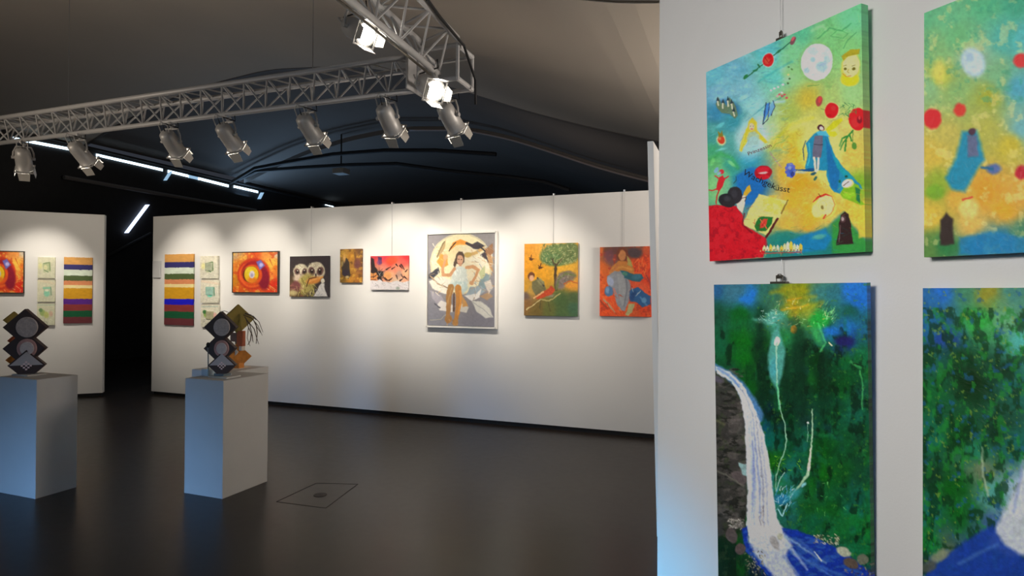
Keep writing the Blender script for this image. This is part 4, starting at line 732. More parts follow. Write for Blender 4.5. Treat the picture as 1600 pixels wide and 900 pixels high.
# tree
Q = [(818, 381), (900.5, 379.5), (904, 494), (820.5, 493.5)]
P = Paint(Q, 150, 190); P.base([(820,384,(222,150,45)),(850,384,(225,160,60)),(820,420,(226,152,35)),(845,430,(228,160,35)),(880,425,(226,170,50)),(820,450,(205,150,45)),(898,445,(215,150,50)),(830,455,(190,150,70)),(822,462,(110,90,80)),(822,475,(140,100,55)),(840,485,(120,100,50)),(860,485,(105,110,55)),(880,470,(75,100,55)),(898,480,(70,105,75)),(880,488,(80,105,60)),(898,465,(80,100,60))],4); P.warp(1.2,5,2)
P.ell(872,398,29,17,(105,125,70),-4,3); P.ell(862,405,18,10,(90,120,70),10,4); P.ell(890,395,14,17,(100,115,65),0,4); P.strokes(240,(846,380,898,412),4,1.5,[(160,170,120),(70,90,45),(130,145,85),(185,180,120),(90,120,70)],5,None,.7); P.strokes(14,(862,404,878,414),7,1,[(190,175,110),(70,60,40)],6,-60,.8,.4)
P.line([(868,414),(868,432),(870,452)],[4.5,4,5],(75,58,35),1.2); P.line([(868,415),(860,403)],[2.5,1],(80,65,40)); P.line([(869,415),(876,404)],[2.5,1],(80,65,40))
for x, y in ((829,404),(844,417)): P.line([(x-3,y-2),(x,y),(x+1,y-6)],1.4,(90,50,25)); P.line([(x,y),(x+5,y+.5)],[3,.8],(90,50,25)); P.ell(x,y+1,3,1.5,(90,50,25))
P.ell(885,432,15,9,(125,110,90),-12,3); P.ell(878,440,9,12,(130,115,110),20,4); P.line([(870,452),(874,435),(884,427),(898,430)],3,(110,120,70),2.5); P.line([(882,443),(892,438),(903,443)],2,(190,100,45)); P.ell(892,446,9,3.5,(226,150,50),0,2); P.strokes(24,(872,428,900,442),5,1,[(160,155,130),(90,90,75)],12)
P.ell(830,431,5.4,6,(110,65,40),0,1.2); P.ell(831,434,4,4.4,(215,165,130),0,1.2); P.poly([(832,440),(842,434),(850,440),(854,452),(848,458),(838,462),(832,450)],(115,110,75),1.6); P.line([(840,434),(850,447)],2.4,(55,45,45)); P.ell(845,440,4,7,(160,155,110),-30,3,.7); P.poly([(838,462),(856,452),(862,446),(868,452),(864,460),(848,466),(840,468)],(195,75,40),1.5); P.line([(836,466),(850,456)],2.4,(225,175,120)); P.line([(824,484),(836,476),(846,468)],1.6,(205,185,130)); P.line([(846,468),(860,470),(876,458)],2.2,(170,160,100)); P.line([(846,470),(846,484)],1.2,(90,85,50)); P.line([(858,472),(862,486)],1.2,(90,85,50)); P.ell(862,462,6,2,(140,135,110),-20,2); P.grain(.1,3,4)
m_, w_, h_ = on_wall_A(Q, .03)
hang('painting', m_, P, G, w_, h_, .03, 'orange canvas with a round green tree and two flying birds above a reclining figure')
# blue-skirted figure on orange
Q = [(935.5, 387), (1016, 384), (1020, 494), (939, 495)]
P = Paint(Q, 150, 190); P.base([(937,392,(205,100,45)),(945,392,(105,70,50)),(960,392,(105,65,60)),(980,388,(110,70,50)),(995,388,(120,70,55)),(1010,390,(190,80,45)),(1005,410,(215,72,30)),(995,415,(212,75,30)),(1012,430,(215,65,30)),(955,405,(120,80,75)),(940,420,(200,95,35)),(945,440,(205,90,35)),(950,470,(220,80,35)),(945,488,(215,75,25)),(965,490,(212,80,35)),(990,488,(205,85,40)),(1012,485,(215,70,30)),(1000,452,(215,85,50))],4); P.warp(1.2,5,2)
P.mottle((165,50,35),7,.6,3,.6,.1); P.mottle((235,110,50),7,.62,4,.5,.1)
P.ell(990,395,12,8,(75,60,62),10,4); P.ell(950,400,7,10,(110,65,75),0,4,.8); P.ell(971,398,9,12,(115,60,40),0,2); P.ell(971,399,5.6,8.5,(190,125,75),0,1.5); P.poly([(966,408),(976,408),(990,420),(992,428),(975,424),(955,430),(950,428),(956,416)],(190,120,55),1.8); P.poly([(978,400),(985,406),(988,418),(980,414)],(165,150,80),1.5); P.line([(958,420),(972,417),(986,421)],3,(210,150,70),2,.7); P.line([(955,425),(965,415)],4,(185,115,60),2)
P.poly([(948,432),(960,424),(975,424),(982,436),(986,444),(984,470),(978,486),(970,485),(964,470),(958,452),(950,446)],(135,138,145),1.8); P.poly([(964,428),(978,432),(981,452),(976,480),(970,470)],(150,152,155),2.4,.8); P.line([(978,432),(981,450),(977,478)],2,(105,108,118),2,.8); P.ell(954,440,5,8,(150,160,185),-20,2.5)
P.poly([(968,422),(978,424),(990,428),(1002,427),(1006,434),(1000,440),(986,438),(976,434)],(45,95,110),1.6); P.ell(995,432,7,4,(60,110,130),0,2.5); P.ell(976,428,4,3,(75,130,110),0,2); P.ell(952,456,7,8,(75,110,150),0,1.8); P.ell(950,454,3,5,(110,145,180),0,2); P.line([(960,452),(964,460)],3,(180,120,110)); P.poly([(986,452),(998,448),(1008,456),(1018,462),(1018,474),(1006,480),(996,472),(986,470),(984,460)],(45,90,140),1.8); P.line([(988,450),(994,462),(1002,454)],1.6,(140,160,175)); P.line([(1002,464),(1012,476)],3,(70,120,165),2); P.ell(990,462,4,8,(35,70,120),20,3); P.ell(1008,468,4,4,(90,140,180),0,2)
P.poly([(984,474),(994,474),(990,486),(984,494),(980,492)],(170,165,115),1.6); P.line([(944,468),(952,476),(964,490)],[2,4,1],(175,140,105),1.6); P.line([(938,470),(950,482)],2,(150,60,35),1.6); P.strokes(26,(996,395,1016,430),9,2,[(235,95,45),(180,50,30),(225,120,60)],8,100,.6,.3); P.strokes(20,(940,460,970,492),8,2,[(238,105,45),(180,60,30)],9,50,.6,.3); P.line([(1010,430),(1016,442),(1017,450)],2,(130,50,60),1.5,.8); P.grain(.07,3,4)
m_, w_, h_ = on_wall_A(Q, .03)
hang('painting', m_, P, G*1.2, w_, h_, .03, 'orange and blue canvas of a figure in a grey skirt, rightmost on the far wall')
# pale plate beside the stripes
q0 = onY(240.5, 408, YA); q1 = onY(252, 434, YA)
tag(obj('wall_plate', BX(q0.x, q1.x, YA-.022, YA-.001, q1.z, q0.z, bev=.004), mat('pale_plate', (0.60,0.60,0.61), .5)), 'small pale grey plate on the far wall left of the striped panel', 'wall plate')
# wires on the far partition
for px, pt, name in ((864.5, 380, 'tree canvas'), (720, 365, 'white-framed girl picture'), (612, 399, 'red-sky canvas'), (486, 400, 'owl canvas'), (975, 385, 'orange and blue figure canvas')):
    a = onY(px, pt, YA - .008); bm = tube(bmesh.new(), [(a.x, YA-.008, a.z), (a.x, YA-.008, HA+.012), (a.x, YA+.03, HA+.016)], .0016, 5)
    box(bm, a.x-.010, a.x+.010, YA-.012, YA+.03, HA+.0005, HA+.022, bev=.002)
    tag(obj('hanging_wire', bm, 'wire'), 'thin hanging wire with top hook above the ' + name, 'wire', 'hanging wires on the far wall')

# works on the angled partition at the left
Q = [(99, 402), (144, 402), (144, 505), (100, 505)]
m_, w_, h_ = on_wall_C(Q, .02)
hang('striped_panel', m_, paint_stripes(Q, True), G*1.3, w_, h_, .02, 'striped panel with a purple band on the angled wall at the far left', 'striped artwork')
for k, Q in enumerate(([(59, 402), (86, 402), (86, 434), (59, 435)], [(58.5, 438), (86, 437), (86, 471), (58.5, 472)], [(58, 475), (85.5, 474), (85.5, 507), (58, 509)])):
    m_, w_, h_ = on_wall_C(Q, .03); P = paint_relief(Q, k + 1); P.mix(np.ones_like(P.x0), (185, 190, 150), .35)
    hang('relief_tile', m_, P, G*1.2, w_, h_, .03, ['topmost greenish square relief on the angled wall at the far left', 'middle greenish square relief on the angled wall at the far left', 'lowest greenish square relief on the angled wall at the far left'][k], 'relief', 'greenish reliefs on the angled wall')
Q = [(-33, 392), (36, 394), (37, 456), (-32, 458)]
m_, w_, h_ = on_wall_C(Q, .03)
hang('painting', m_, paint_swirl(Q), G, w_, h_, .028, 'orange swirl canvas on the angled wall, cut by the left edge of the photo', frame=(.010, .04, 'cdark', .001))

# ------------------------------------------------------------------ plinths
def plinth(x0, x1, y0, y1, h, label):
    o = obj('plinth', BX(x0, x1, y0, y1, 0.0, h, bev=.004), 'plinth'); tag(o, label, 'plinth'); return o
pc = onZ(347, 780, 0); pl = onZ(288, 770, 0); pr = onZ(404.5, 752.5, 0)
PX0, PX1 = pl.x, pc.x; PY0, PY1 = (pc.y + pl.y)/2, (pc.y + pl.y)/2 + .46
P1H = 0.882
plinth(PX0, PX1, PY0, PY1, P1H, 'white box plinth in front, carrying the sculpture of dark diamond boxes')
p2 = onZ(418, 721.5, 0); P2X1 = min(p2.x, PX1 + .0); P2Y1 = p2.y; P2H = 0.868
plinth(P2X1 - .46, P2X1, max(P2Y1 - .42, PY1 + .01), P2Y1, P2H, 'white box plinth standing close behind the front plinth')
p3 = onZ(55, 780, 0)
plinth(p3.x - .44, p3.x, p3.y, p3.y + .30, 0.885, 'white box plinth cut by the left edge of the photo')

# ------------------------------------------------------------------ sculptures
def dm(name, col, rough=.6, **k): return mat(name, col, rough, **k)
SM = dict(db=dm('dark_brown_board', (0.05,0.026,0.022), noise=.3), disc=dm('speckled_grey_disc', (0.52,0.44,0.42), noise=.35, nscale=60, bump=.6), ring=dm('dusty_rose', (0.55,0.30,0.27), noise=.3, nscale=40),
    gd=dm('pale_rose_disc', (0.68,0.58,0.55), noise=.25, nscale=50), olive=dm('olive_gold_board', (0.30,0.21,0.035), noise=.35, nscale=18), orange=dm('burnt_orange_board', (0.60,0.20,0.02), noise=.4, nscale=26, bump=.7),
    red=dm('rust_red_board', (0.45,0.10,0.03), noise=.4, nscale=20), twig=dm('dry_twig', (0.12,0.085,0.06)), grey=dm('grey_panel', (0.50,0.46,0.46), noise=.15), cream=dm('cream_board', (0.72,0.62,0.50)), rose=dm('pale_pink_mark', (0.85,0.66,0.64)),
    glass=dm('pale_blue_acrylic', (0.55,0.68,0.78), .25, trans=.3), slate=dm('slate_blue_foot', (0.12,0.17,0.20)))
def diamond(root, c, half, th, m, turn=0, tilt=45, name='diamond_box', yaw=0):
    """square box standing on its corner, centred at c, facing the camera side"""
    d = Vector((c.x, c.y, 0)).normalized(); a = math.atan2(d.y, d.x) - math.pi/2 + R(yaw)
    mt = Matrix.Translation(c) @ Matrix.Rotation(a, 4, 'Z') @ Matrix.Rotation(R(tilt), 4, 'Y')
    o = obj(name, box(bmesh.new(), -half, half, -th/2, th/2, -half, half, mt, bev=.004), m, root)
    return o, Matrix.Translation(c) @ Matrix.Rotation(a, 4, 'Z')
def disc(root, F, r, y, m, name, th=.006, par=None, dx=0, dz=0, sx=1, sz=1):
    bm = bmesh.new(); bmesh.ops.create_cone(bm, cap_ends=True, segments=32, radius1=r, radius2=r*.94, depth=th, matrix=F @ Matrix.Translation((dx, y, dz)) @ Matrix.Rotation(R(90), 4, 'X') @ Matrix.Diagonal((sx, sz, 1, 1)))
    o = obj(name, bm, m); p = par or root; o.parent = p; o.matrix_parent_inverse = p.matrix_world.inverted(); return o
def dark_stack(px0, py0, Y, H, label, s=1.0, flip=1, mini=False):
    P_ = lambda dx, py, dy=0: onY(px0 + flip*dx, py, Y + dy)
    c1, c2, c3 = P_(-1, py0-79), P_(-2, py0-46), P_(1, py0-20)
    u = (P_(10, py0).x - P_(0, py0).x) / 10 * flip * .92
    base = P_(0, py0, 0); base.z = H
    root = empty('diamond_sculpture', base, label, 'sculpture')
    bpy.context.view_layer.update()
    hf = 14.5 * u
    o1, F1 = diamond(root, c1, hf, .06, SM['db'], yaw=-22); disc(root, F1, 11.5*u, -.034, SM['disc'], 'speckled_disc', par=o1, dx=2.5*u, sx=.92)
    o2, F2 = diamond(root, c2, hf*.98, .06, SM['db'], yaw=-22); a = disc(root, F2, 11*u, -.034, SM['ring'], 'rose_disc', par=o2, dx=3*u, sx=.88); disc(root, F2, 7.6*u, -.039, SM['gd'], 'pale_disc', par=o2, dx=3.4*u, sx=.9)
    o3, F3 = diamond(root, c3, 12.2*u, .055, SM['db'], yaw=-14)
    bm = bmesh.new(); v = [bm.verts.new(F3 @ Vector(q)) for q in ((-15*u, -.0285, 0), (0, -.0285, 15*u), (15*u, -.0285, 0), (-15*u, -.032, 0), (0, -.032, 15*u), (15*u, -.032, 0))]
    for f in ((0,1,2), (5,4,3), (0,3,4,1), (1,4,5,2), (2,5,3,0)): bm.faces.new([v[i] for i in f])
    g = obj('grey_panel', bm, SM['grey']); g.parent = o3; g.matrix_parent_inverse = o3.matrix_world.inverted()
    bm = bmesh.new()
    for i in range(-2, 3):
        for j in range(-2, 3):
            if (i, j) in ((0, 0), (1, 1), (-1, -1), (1, -1), (-1, 1), (2, 0), (-2, 0), (0, 2), (0, -2)):
                box(bm, (i*2.0-.9)*u, (i*2.0+.9)*u, -.035, -.030, (j*2.0-.9-.6)*u, (j*2.0+.9-.6)*u, F3)
    g = obj('cross_pattern', bm, SM['rose']); g.parent = o3; g.matrix_parent_inverse = o3.matrix_world.inverted()
    # strap joining upper and lower boxes, foot
    obj('strap', tube(bmesh.new(), [c2 + Vector((-.5*hf, .02, -.7*hf)), c3 + Vector((-.9*hf, .02, .05*hf))], .016, 6), SM['db'], root)
    fz = c3.z - 17*u
    obj('foot', BX(c3.x-.05, c3.x+.05, c3.y-.04, c3.y+.04, H+.010, c3.z - 11*u, bev=.002), SM['slate'], root)
    obj('base_plate', BX(c3.x-.075, c3.x+.115, c3.y-.07, c3.y+.07, H+.0005, H+.010, bev=.002), 'plinth', root)
    return root
dark_stack(347, 590, PY0 + .16, P1H, 'sculpture of three stacked dark diamond boxes with round discs on the front plinth')
# olive and orange sculpture on the rear plinth
YS = PY1 + .14
Y2 = (max(P2Y1 - .42, PY1 + .01) + P2Y1) / 2
b0 = onY(370, 575, Y2); b0.z = P2H
b0.x = min(b0.x, P2X1 - .06)
root = empty('diamond_sculpture', b0, 'olive and orange diamond sculpture with dry twigs standing behind the dark one', 'sculpture')
u = (onY(380, 540, Y2).x - onY(370, 540, Y2).x) / 10 * .90
diamond(root, onY(372, 498.5, Y2), 14.2*u, .05, SM['olive'], yaw=12); diamond(root, onY(370.5, 557, Y2), 12.6*u, .06, SM['orange'], yaw=8)
cc = onY(376.5, 529, Y2); obj('red_panel', BX(cc.x-4.5*u, cc.x+5*u, Y2-.02, Y2+.02, cc.z-10*u, cc.z+10.5*u, bev=.003), SM['red'], root)
cc = onY(366, 527, Y2); obj('rust_panel', BX(cc.x-7*u, cc.x+4*u, Y2+.0, Y2+.03, cc.z-6*u, cc.z+6*u, bev=.003), dm('brown_rose_board', (0.20,0.12,0.10), noise=.4, nscale=20), root)
obj('stem', tube(bmesh.new(), [onY(371, 510, Y2+.03), onY(368, 530, Y2+.03), onY(371, 550, Y2+.03)], .008, 8), SM['twig'], root)
obj('cream_panel', box(bmesh.new(), -.02*1, .055, -.006, .006, -.06, .06, Matrix.Translation(onY(361, 551, Y2 - .03)) @ Matrix.Rotation(R(40), 4, 'Y')), SM['cream'], root)
cc = onY(378, 544, Y2+.02); obj('cream_block', BX(cc.x-5*u, cc.x+4*u, Y2-.01, Y2+.03, cc.z-3*u, cc.z+3*u, bev=.002), SM['cream'], root)
cc = onY(373, 570, Y2); obj('orange_foot', BX(cc.x-5*u, cc.x+5*u, Y2-.03, Y2+.03, P2H+.0045, cc.z+3*u, bev=.003), SM['orange'], root)
obj('cream_base', BX(b0.x-.14, b0.x+.05, Y2-.10, Y2+.12, P2H+.0005, P2H+.0045), SM['cream'], root)
rt = random.Random(4)
for pts in ([(381,492),(393,497),(403,508),(410,524)], [(382,495),(390,507),(393,520),(396,535)], [(383,490),(396,494),(405,503),(411,519)], [(384,497),(388,512),(386,528),(391,541)], [(393,520),(391,532),(387,539)], [(400,504),(402,520),(400,537)], [(386,500),(397,514),(402,530),(404,538)], [(383,489),(392,492),(400,500)], [(388,512),(394,524),(395,533)], [(396,500),(402,512),(408,520)]):
    dy = rt.uniform(-.06, .06); P3 = [onY(x + rt.uniform(-.5, .5), y, Y2 + dy * i / 3) for i, (x, y) in enumerate(pts)]
    obj('twig', tube(bmesh.new(), P3, [.0045, .004, .003, .0018][:len(P3)], 5), SM['twig'], root)
obj('wire_ring', tube(bmesh.new(), [onY(350 + 11*math.cos(a), 496 - 10*math.sin(a), Y2) for a in np.linspace(.1, 3.0, 14)], .003, 5), SM['grey'], root)
# rod with knob, acrylic block
rb = onY(325.5, 589, PY0 + .10); rtp = onY(324, 541, PY0 + .10)
root = empty('rod_stand', (rb.x, rb.y, P1H), 'thin dark rod with a black knob on top, left on the front plinth', 'rod')
obj('rod', tube(bmesh.new(), [(rb.x, rb.y, P1H), (rb.x - .006, rb.y, rtp.z)], .0045, 8), 'clip', root)
kn = bmesh.new(); bmesh.ops.create_uvsphere(kn, u_segments=14, v_segments=10, radius=.014, matrix=Matrix.Translation((rb.x-.006, rb.y, rtp.z+.01)) @ Matrix.Diagonal((1, 1, 1.5, 1))); obj('knob', kn, 'cable', root, smooth=True)
ab = onY(321, 578, PY0 + .30); ab.x = max(ab.x, PX0 + .05); ab.y = PY0 + .17; bm = BX(ab.x-.04, ab.x+.04, ab.y-.03, ab.y+.03, P1H, P1H+.055, bev=.003)
ab_ = obj('acrylic_block', bm, SM['glass']); tag(ab_, 'small pale blue block at the back of the front plinth', 'block')
# sculpture on the plinth at the left edge
rs = dark_stack(42, 590, p3.y + .15, .885, 'sculpture of dark and orange diamond boxes on the plinth at the left edge')
for (x, y, hh, m) in ((22, 500, 9.5, 'olive'), (28, 532, 9, 'red'), (27, 562, 10, 'orange')):
    diamond(rs, onY(x, y, p3.y + .19), hh * .0052, .04, SM[m], yaw=10)

# ------------------------------------------------------------------ white board edge beyond the near partition
a = onY(1012, 222, 4.0); a2 = onY(1021.5, 222, 4.0); sh = a2.x - a.x; bb = onY(1021, 592, 4.0)
lean = (bb.x - a.x) / (a.z - bb.z)
bm = BX(0, sh, -.02, .42, 0, a.z, bev=.004)
for v in bm.verts: v.co.x += a.x + (a.z - v.co.z) * lean; v.co.y += 4.0
tag(obj('leaning_panel', bm, 'panel'), 'narrow tall white panel seen edge-on just beyond the near wall end', 'panel')

# ------------------------------------------------------------------ floor hatch
hq = [onZ(*p, 0) for p in ((432, 784), (494, 755), (559, 756.5), (509, 794))]
root = empty('floor_hatch', sum(hq, Vector()) / 4, 'square floor hatch outline with a dark round cap beside the plinths', 'floor hatch')
def strip(p, q, w_, h=.0012):
    d = (q - p).normalized(); n = Vector((-d.y, d.x, 0)) * w_/2; bm = bmesh.new()
    v = [bm.verts.new(x) for x in (p-n, q-n, q+n, p+n)] + [bm.verts.new(x + Vector((0, 0, h))) for x in (p-n, q-n, q+n, p+n)]
    for f in ((0,1,2,3), (7,6,5,4), (0,4,5,1), (1,5,6,2), (2,6,7,3), (3,7,4,0)): bm.faces.new([v[i] for i in f])
    return bm
for i in range(4): obj('joint', strip(hq[i], hq[(i+1) % 4], .007), 'groove', root)
c = onZ(500.5, 773.5, 0); bm = bmesh.new(); bmesh.ops.create_cone(bm, cap_ends=True, segments=28, radius1=.05, radius2=.048, depth=.003, matrix=Matrix.Translation(c + Vector((0, 0, .0016)))); obj('cap', bm, 'hatch', root)

# ------------------------------------------------------------------ trusses
def truss(p, q, s, label, step=None, end_ext=0.0):
    """triangular truss, apex down, from p to q (points of the lower chord)"""
    p, q = Vector(p), Vector(q); d = (q - p).normalized(); sd = Vector((-d.y, d.x, 0)); h = s * .866; up_ = Vector((0, 0, 1))
    root = empty('lighting_truss', p, label, 'truss'); offs = [Vector((0, 0, 0)), sd * s/2 + up_ * h, -sd * s/2 + up_ * h]
    for k, o in enumerate(offs): obj('chord', tube(bmesh.new(), [p + o, q + o], .026, 10), 'truss', root, smooth=True)
    L = (q - p).length; n = int(L / (step or s * 1.0)); protos = {}
    for fidx, (i, j) in enumerate(((0, 1), (0, 2), (1, 2))):
        for k in range(n):
            a = p + offs[i] + d * (L * k / n); b = p + offs[j] + d * (L * (k + .5) / n); c_ = p + offs[i] + d * (L * (k + 1) / n)
            for hlf, (x, y) in enumerate(((a, b), (b, c_))):
                key = (fidx, hlf)
                if key not in protos:
                    o = obj('brace', tube(bmesh.new(), [(0, 0, 0), y - x], .0095, 6, False), 'truss'); o.parent = root; protos[key] = o; o.location = x - p
                else:
                    c2 = protos[key].copy(); COL.objects.link(c2); c2.parent = root; c2.location = x - p
    return root, offs, d
YT = 4.83
tj = onY(668, 138, YT); ZT = onY(580, 150, YT).z; XJ = tj.x
tL = -9.6
r1, offs, d1 = truss((tL, YT, ZT), (XJ - .12, YT, ZT), .29, 'long grey lighting truss crossing parallel to the far wall, carrying a row of spotlights', .285)
X2 = XJ + .20
r2, offs2, d2 = truss((X2 + .24, 0.4, ZT + .05), (X2, YT - .17, ZT + .05), .34, 'grey lighting truss running towards the viewer from the corner joint', .34)
# corner joint
root = empty('truss_corner', (X2, YT, ZT), 'plated corner joint where the two lighting trusses meet', 'truss corner')
bm = bmesh.new()
C0 = Vector((X2, YT, ZT + .16))
bm.free()
obj('end_plate', BX(XJ - .125, XJ - .11, YT - .17, YT + .17, ZT - .03, ZT + .30, bev=.003), 'truss', root)
bm = bmesh.new()
for x in (X2-.21, X2+.17):
    for y in (YT-.15, YT+.15): tube(bm, [(x, y, ZT - .02), (x, y, ZT + .31)], .017, 8)
for z in (ZT, ZT + .29):
    for x in (X2-.21, X2+.17): tube(bm, [(x, YT-.15, z), (x, YT+.15, z)], .022, 8)
    for y in (YT-.15, YT+.15): tube(bm, [(X2-.21, y, z), (X2+.17, y, z)], .022, 8)
obj('corner_frame', bm, 'truss', root)
# rail clamped under the second truss
bmr = tube(bmesh.new(), [(X2 + .17, 1.2, ZT + .005), (X2 - .01, YT - .3, ZT + .005)], .010, 6)
tag(obj('power_rail', bmr, 'clip'), 'thin dark power rail running along the lower side of the second truss', 'rail')
bmr = tube(bmesh.new(), [(X2+.36, 2.4, ZT+.40), (X2+.32, 3.4, ZT+.38), (X2+.24, 4.2, ZT+.32), (X2+.22, 4.7, ZT+.28), (X2+.24, 4.9, ZT+.05), (X2+.22, 4.95, ZT-.15)], .012, 8)
tag(obj('power_cable', bmr, 'cable'), 'black cable draped along the second truss and hanging at the corner', 'cable')
# suspension drops
for (x, y, nm) in ((-7.4, YT, 'left part of the long truss'), (-3.9, YT, 'middle of the long truss'), (X2, 2.2, 'second truss')):
    z0_ = ZT + .30; tag(obj('suspension_wire', tube(bmesh.new(), [(x, y, z0_), (x, y, vz(x) + (0 if y > 4.5 else .12))], .004, 6), 'wire'), 'thin steel suspension wire holding up the ' + nm, 'wire')

# ------------------------------------------------------------------ spotlights
def spotlight(hangp, target, label, energy, drop=.20, size=52, col=(1.0, .91, .78), roll=0, blend=.85, L=.26):
    """par can: clamp on the chord at hangp, yoke, housing aimed at target, lens, four barn doors"""
    hp = Vector(hangp); c = hp + Vector((0, 0, -drop)); d = (Vector(target) - c).normalized()
    root = empty('spotlight', hp, label, 'spotlight', 'spotlights on the trusses')
    rq = d.to_track_quat('-Z', 'Y').to_matrix().to_4x4(); mt = Matrix.Translation(c) @ rq @ Matrix.Rotation(R(roll), 4, 'Z')
    # housing: open shell with lit inside
    prof = [(.001, .135), (.045, .13), (.072, .105), (.080, .06), (.084, -.02), (.086, -.13), (.094, -.135), (.094, -.15), (.080, -.15), (.078, -.12)]
    obj('housing', lathe(bmesh.new(), prof, mt, 28), 'lamp', root, smooth=True)
    bm = bmesh.new(); bmesh.ops.create_circle(bm, cap_ends=True, segments=28, radius=.079, matrix=mt @ Matrix.Translation((0, 0, -.136)))
    r_ = bmesh.ops.extrude_face_region(bm, geom=bm.faces[:]); bmesh.ops.translate(bm, vec=(mt.to_3x3() @ Vector((0, 0, .006))), verts=[v for v in r_['geom'] if isinstance(v, bmesh.types.BMVert)])
    obj('lens', bm, 'lens', root)
    bm = bmesh.new()
    for a in range(4):
        ra = Matrix.Rotation(a * math.pi/2, 4, 'Z'); box(bm, -.096, .096, .084, .096, -.160, -.148, mt @ ra)
    obj('gel_frame', bm, 'lamp', root)
    for a in range(4):
        ra = Matrix.Rotation(a * math.pi/2, 4, 'Z'); big = a % 2 == 0; wA, wB, ln = (.062, .052 if big else .042, .10 if big else .09)
        fl = R(16 if a == 0 else 7); bm = bmesh.new()
        pts = [(-wA, .092, -.166), (wA, .092, -.166), (wB, .092 + ln*math.sin(fl), -.166 - ln*math.cos(fl)), (-wB, .092 + ln*math.sin(fl), -.166 - ln*math.cos(fl))]
        v = [bm.verts.new(mt @ ra @ Vector(p_)) for p_ in pts] + [bm.verts.new(mt @ ra @ (Vector(p_) + Vector((0, .002, 0)))) for p_ in pts]
        for f in ((0,1,2,3), (7,6,5,4), (0,4,5,1), (1,5,6,2), (2,6,7,3), (3,7,4,0)): bm.faces.new([v[i] for i in f])
        obj('barn_door', bm, 'door', root)
    # yoke: swings about a horizontal axis through the housing
    hx = d.cross(Vector((0, 0, 1))).normalized(); bm = bmesh.new(); top = c + Vector((0, 0, drop - .065))
    for s in (-1, 1):
        e = c + hx * s * .10; t = top + hx * s * .07
        tube(bm, [e, e + Vector((0, 0, .03)), (e + t)/2 + hx*s*.012, t], .0105, 6)
    tube(bm, [top + hx * .075, top - hx * .075], .0105, 6)
    tube(bm, [c + hx * .115, c + hx * .08], .018, 8); tube(bm, [c - hx * .115, c - hx * .08], .018, 8)
    obj('yoke', bm, 'lamp', root)
    bm = bmesh.new(); tube(bm, [hp + Vector((0, 0, -.075)), hp + Vector((0, 0, -.02))], .014, 8)
    tube(bm, [hp + Vector((0, -.036*math.cos(a), -.002 + .036*math.sin(a))) for a in np.linspace(-math.pi*.95, .2, 12)], .010, 6)
    obj('clamp', bm, 'lamp', root)
    rear = mt @ Vector((0, 0, .125)); sd_ = mt.to_3x3() @ Vector((1, 0, 0))
    obj('rear_handle', tube(bmesh.new(), [rear + sd_*.05, rear + sd_*.055 - d*.05 + Vector((0,0,.03)), rear - d*.09 + Vector((0,0,.035)), rear - sd_*.05 - d*.05 + Vector((0,0,.03)), rear - sd_*.05], .006, 6), 'lamp', root)
    obj('lamp_cable', tube(bmesh.new(), [rear, rear - d*.06 + Vector((0, 0, .05)), hp + Vector((.10, 0, -.06)), hp + Vector((.09, 0, .01))], .006, 6), 'cable', root)
    l = bpy.data.lights.new('lamp_light', 'SPOT'); l.energy = energy; l.spot_size = R(size); l.spot_blend = blend; l.shadow_soft_size = .045; l.color = col
    lo = bpy.data.objects.new('lamp_light', l); COL.objects.link(lo); lo.parent = root; lo.matrix_parent_inverse = root.matrix_world.inverted()
    lo.matrix_world = Matrix.Translation(mt @ Vector((0, 0, -.17))) @ rq
    return root
def wallA(px, py): return onY(px, py, YA)
names = ['leftmost in the photo, hung from the long truss and cut by the frame side', 'second from the left on the long truss, beside the left frame side']
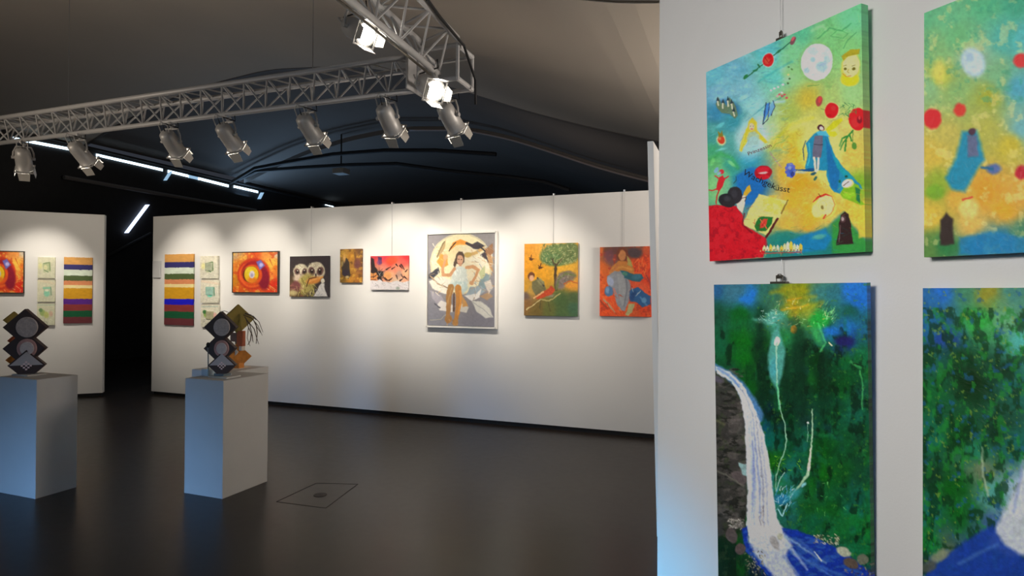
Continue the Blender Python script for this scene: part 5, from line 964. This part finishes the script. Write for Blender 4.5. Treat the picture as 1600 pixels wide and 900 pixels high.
LM = [
    (37,  214, onY(0, 0, 1) * 0, 'spotlight at the left end of the long truss, aimed at the angled wall', 130),
    (125, 204, (302, 446), 'second spotlight from the left end of the long truss', 160),
    (268, 187, (408, 440), 'third spotlight from the left on the long truss, above the eaves windows', 165),
    (356, 176, (520, 446), 'fourth spotlight from the left on the long truss, right of the slit windows', 95),
    (482, 162, (628, 430), 'fifth spotlight from the left, at the middle of the long truss', 200),
    (606, 147, (722, 430), 'sixth spotlight from the left, just left of the truss corner', 130),
]
for i, (px, py, tg, lab, en) in enumerate(LM):
    x = onY(px, py, YT).x
    target = (hit(62, 450, CA, NC) if i == 0 else wallA(*tg))
    spotlight((x, YT, ZT - .02), target, lab, en * .92, roll=[0, 8, -6, 10, 2, -8][i])
# lamps at the corner and on the second truss
hp = onY(700, 138, YT + .12); spotlight((hp.x, YT + .15, ZT - .02), wallA(846, 440), 'lower of the two spotlights under the truss corner, seen from behind', 124, roll=6)
cc_ = onX(668, 134, X2 - .02)
spotlight((cc_.x, cc_.y, cc_.z + .20), near_pt(1240, 420, 0) + Vector((0, 0, -.3)), 'upper spotlight at the truss corner with its bright lens turned to the viewer', 20, drop=.20, col=(1, .93, .82), size=60)
cc_ = onX(556, 46, X2 - .36)
spotlight((cc_.x, cc_.y, cc_.z + .20), near_pt(1100, 300, 0), 'nearest and brightest spotlight, hanging from the second truss at the top of the photo', 18, drop=.20, col=(1, .95, .86), size=60)

# ------------------------------------------------------------------ ceiling cables and projector
def ceil_cable(pts, Y, label):
    tag(obj('ceiling_cable', tube(bmesh.new(), [onY(x, y, Y) for x, y in pts], .05, 6), 'cable'), label, 'cable')
ceil_cable([(352, 290), (370, 280), (398, 263), (450, 253), (520, 241), (600, 235), (680, 235), (775, 241)], 13.0, 'upper black cable sweeping in an arc under the dark far vault')
ceil_cable([(360, 287), (400, 267), (470, 262), (540, 258), (620, 256), (700, 267), (800, 277), (850, 284), (890, 297)], 13.2, 'lower black cable sweeping in an arc under the dark far vault')
c = onY(533, 268, 13.4); root = empty('ceiling_projector', (c.x, c.y, c.z + .3), 'small pale projector hanging under the dark vault above the far wall', 'projector')
obj('projector_body', BX(c.x-.17, c.x+.17, c.y-.15, c.y+.15, c.z-.07, c.z+.07, bev=.015), 'grey', root)
obj('mounting_rod', tube(bmesh.new(), [(c.x, c.y, c.z+.07), (c.x, c.y, vz(c.x) + .14)], .02, 8), 'cable', root)
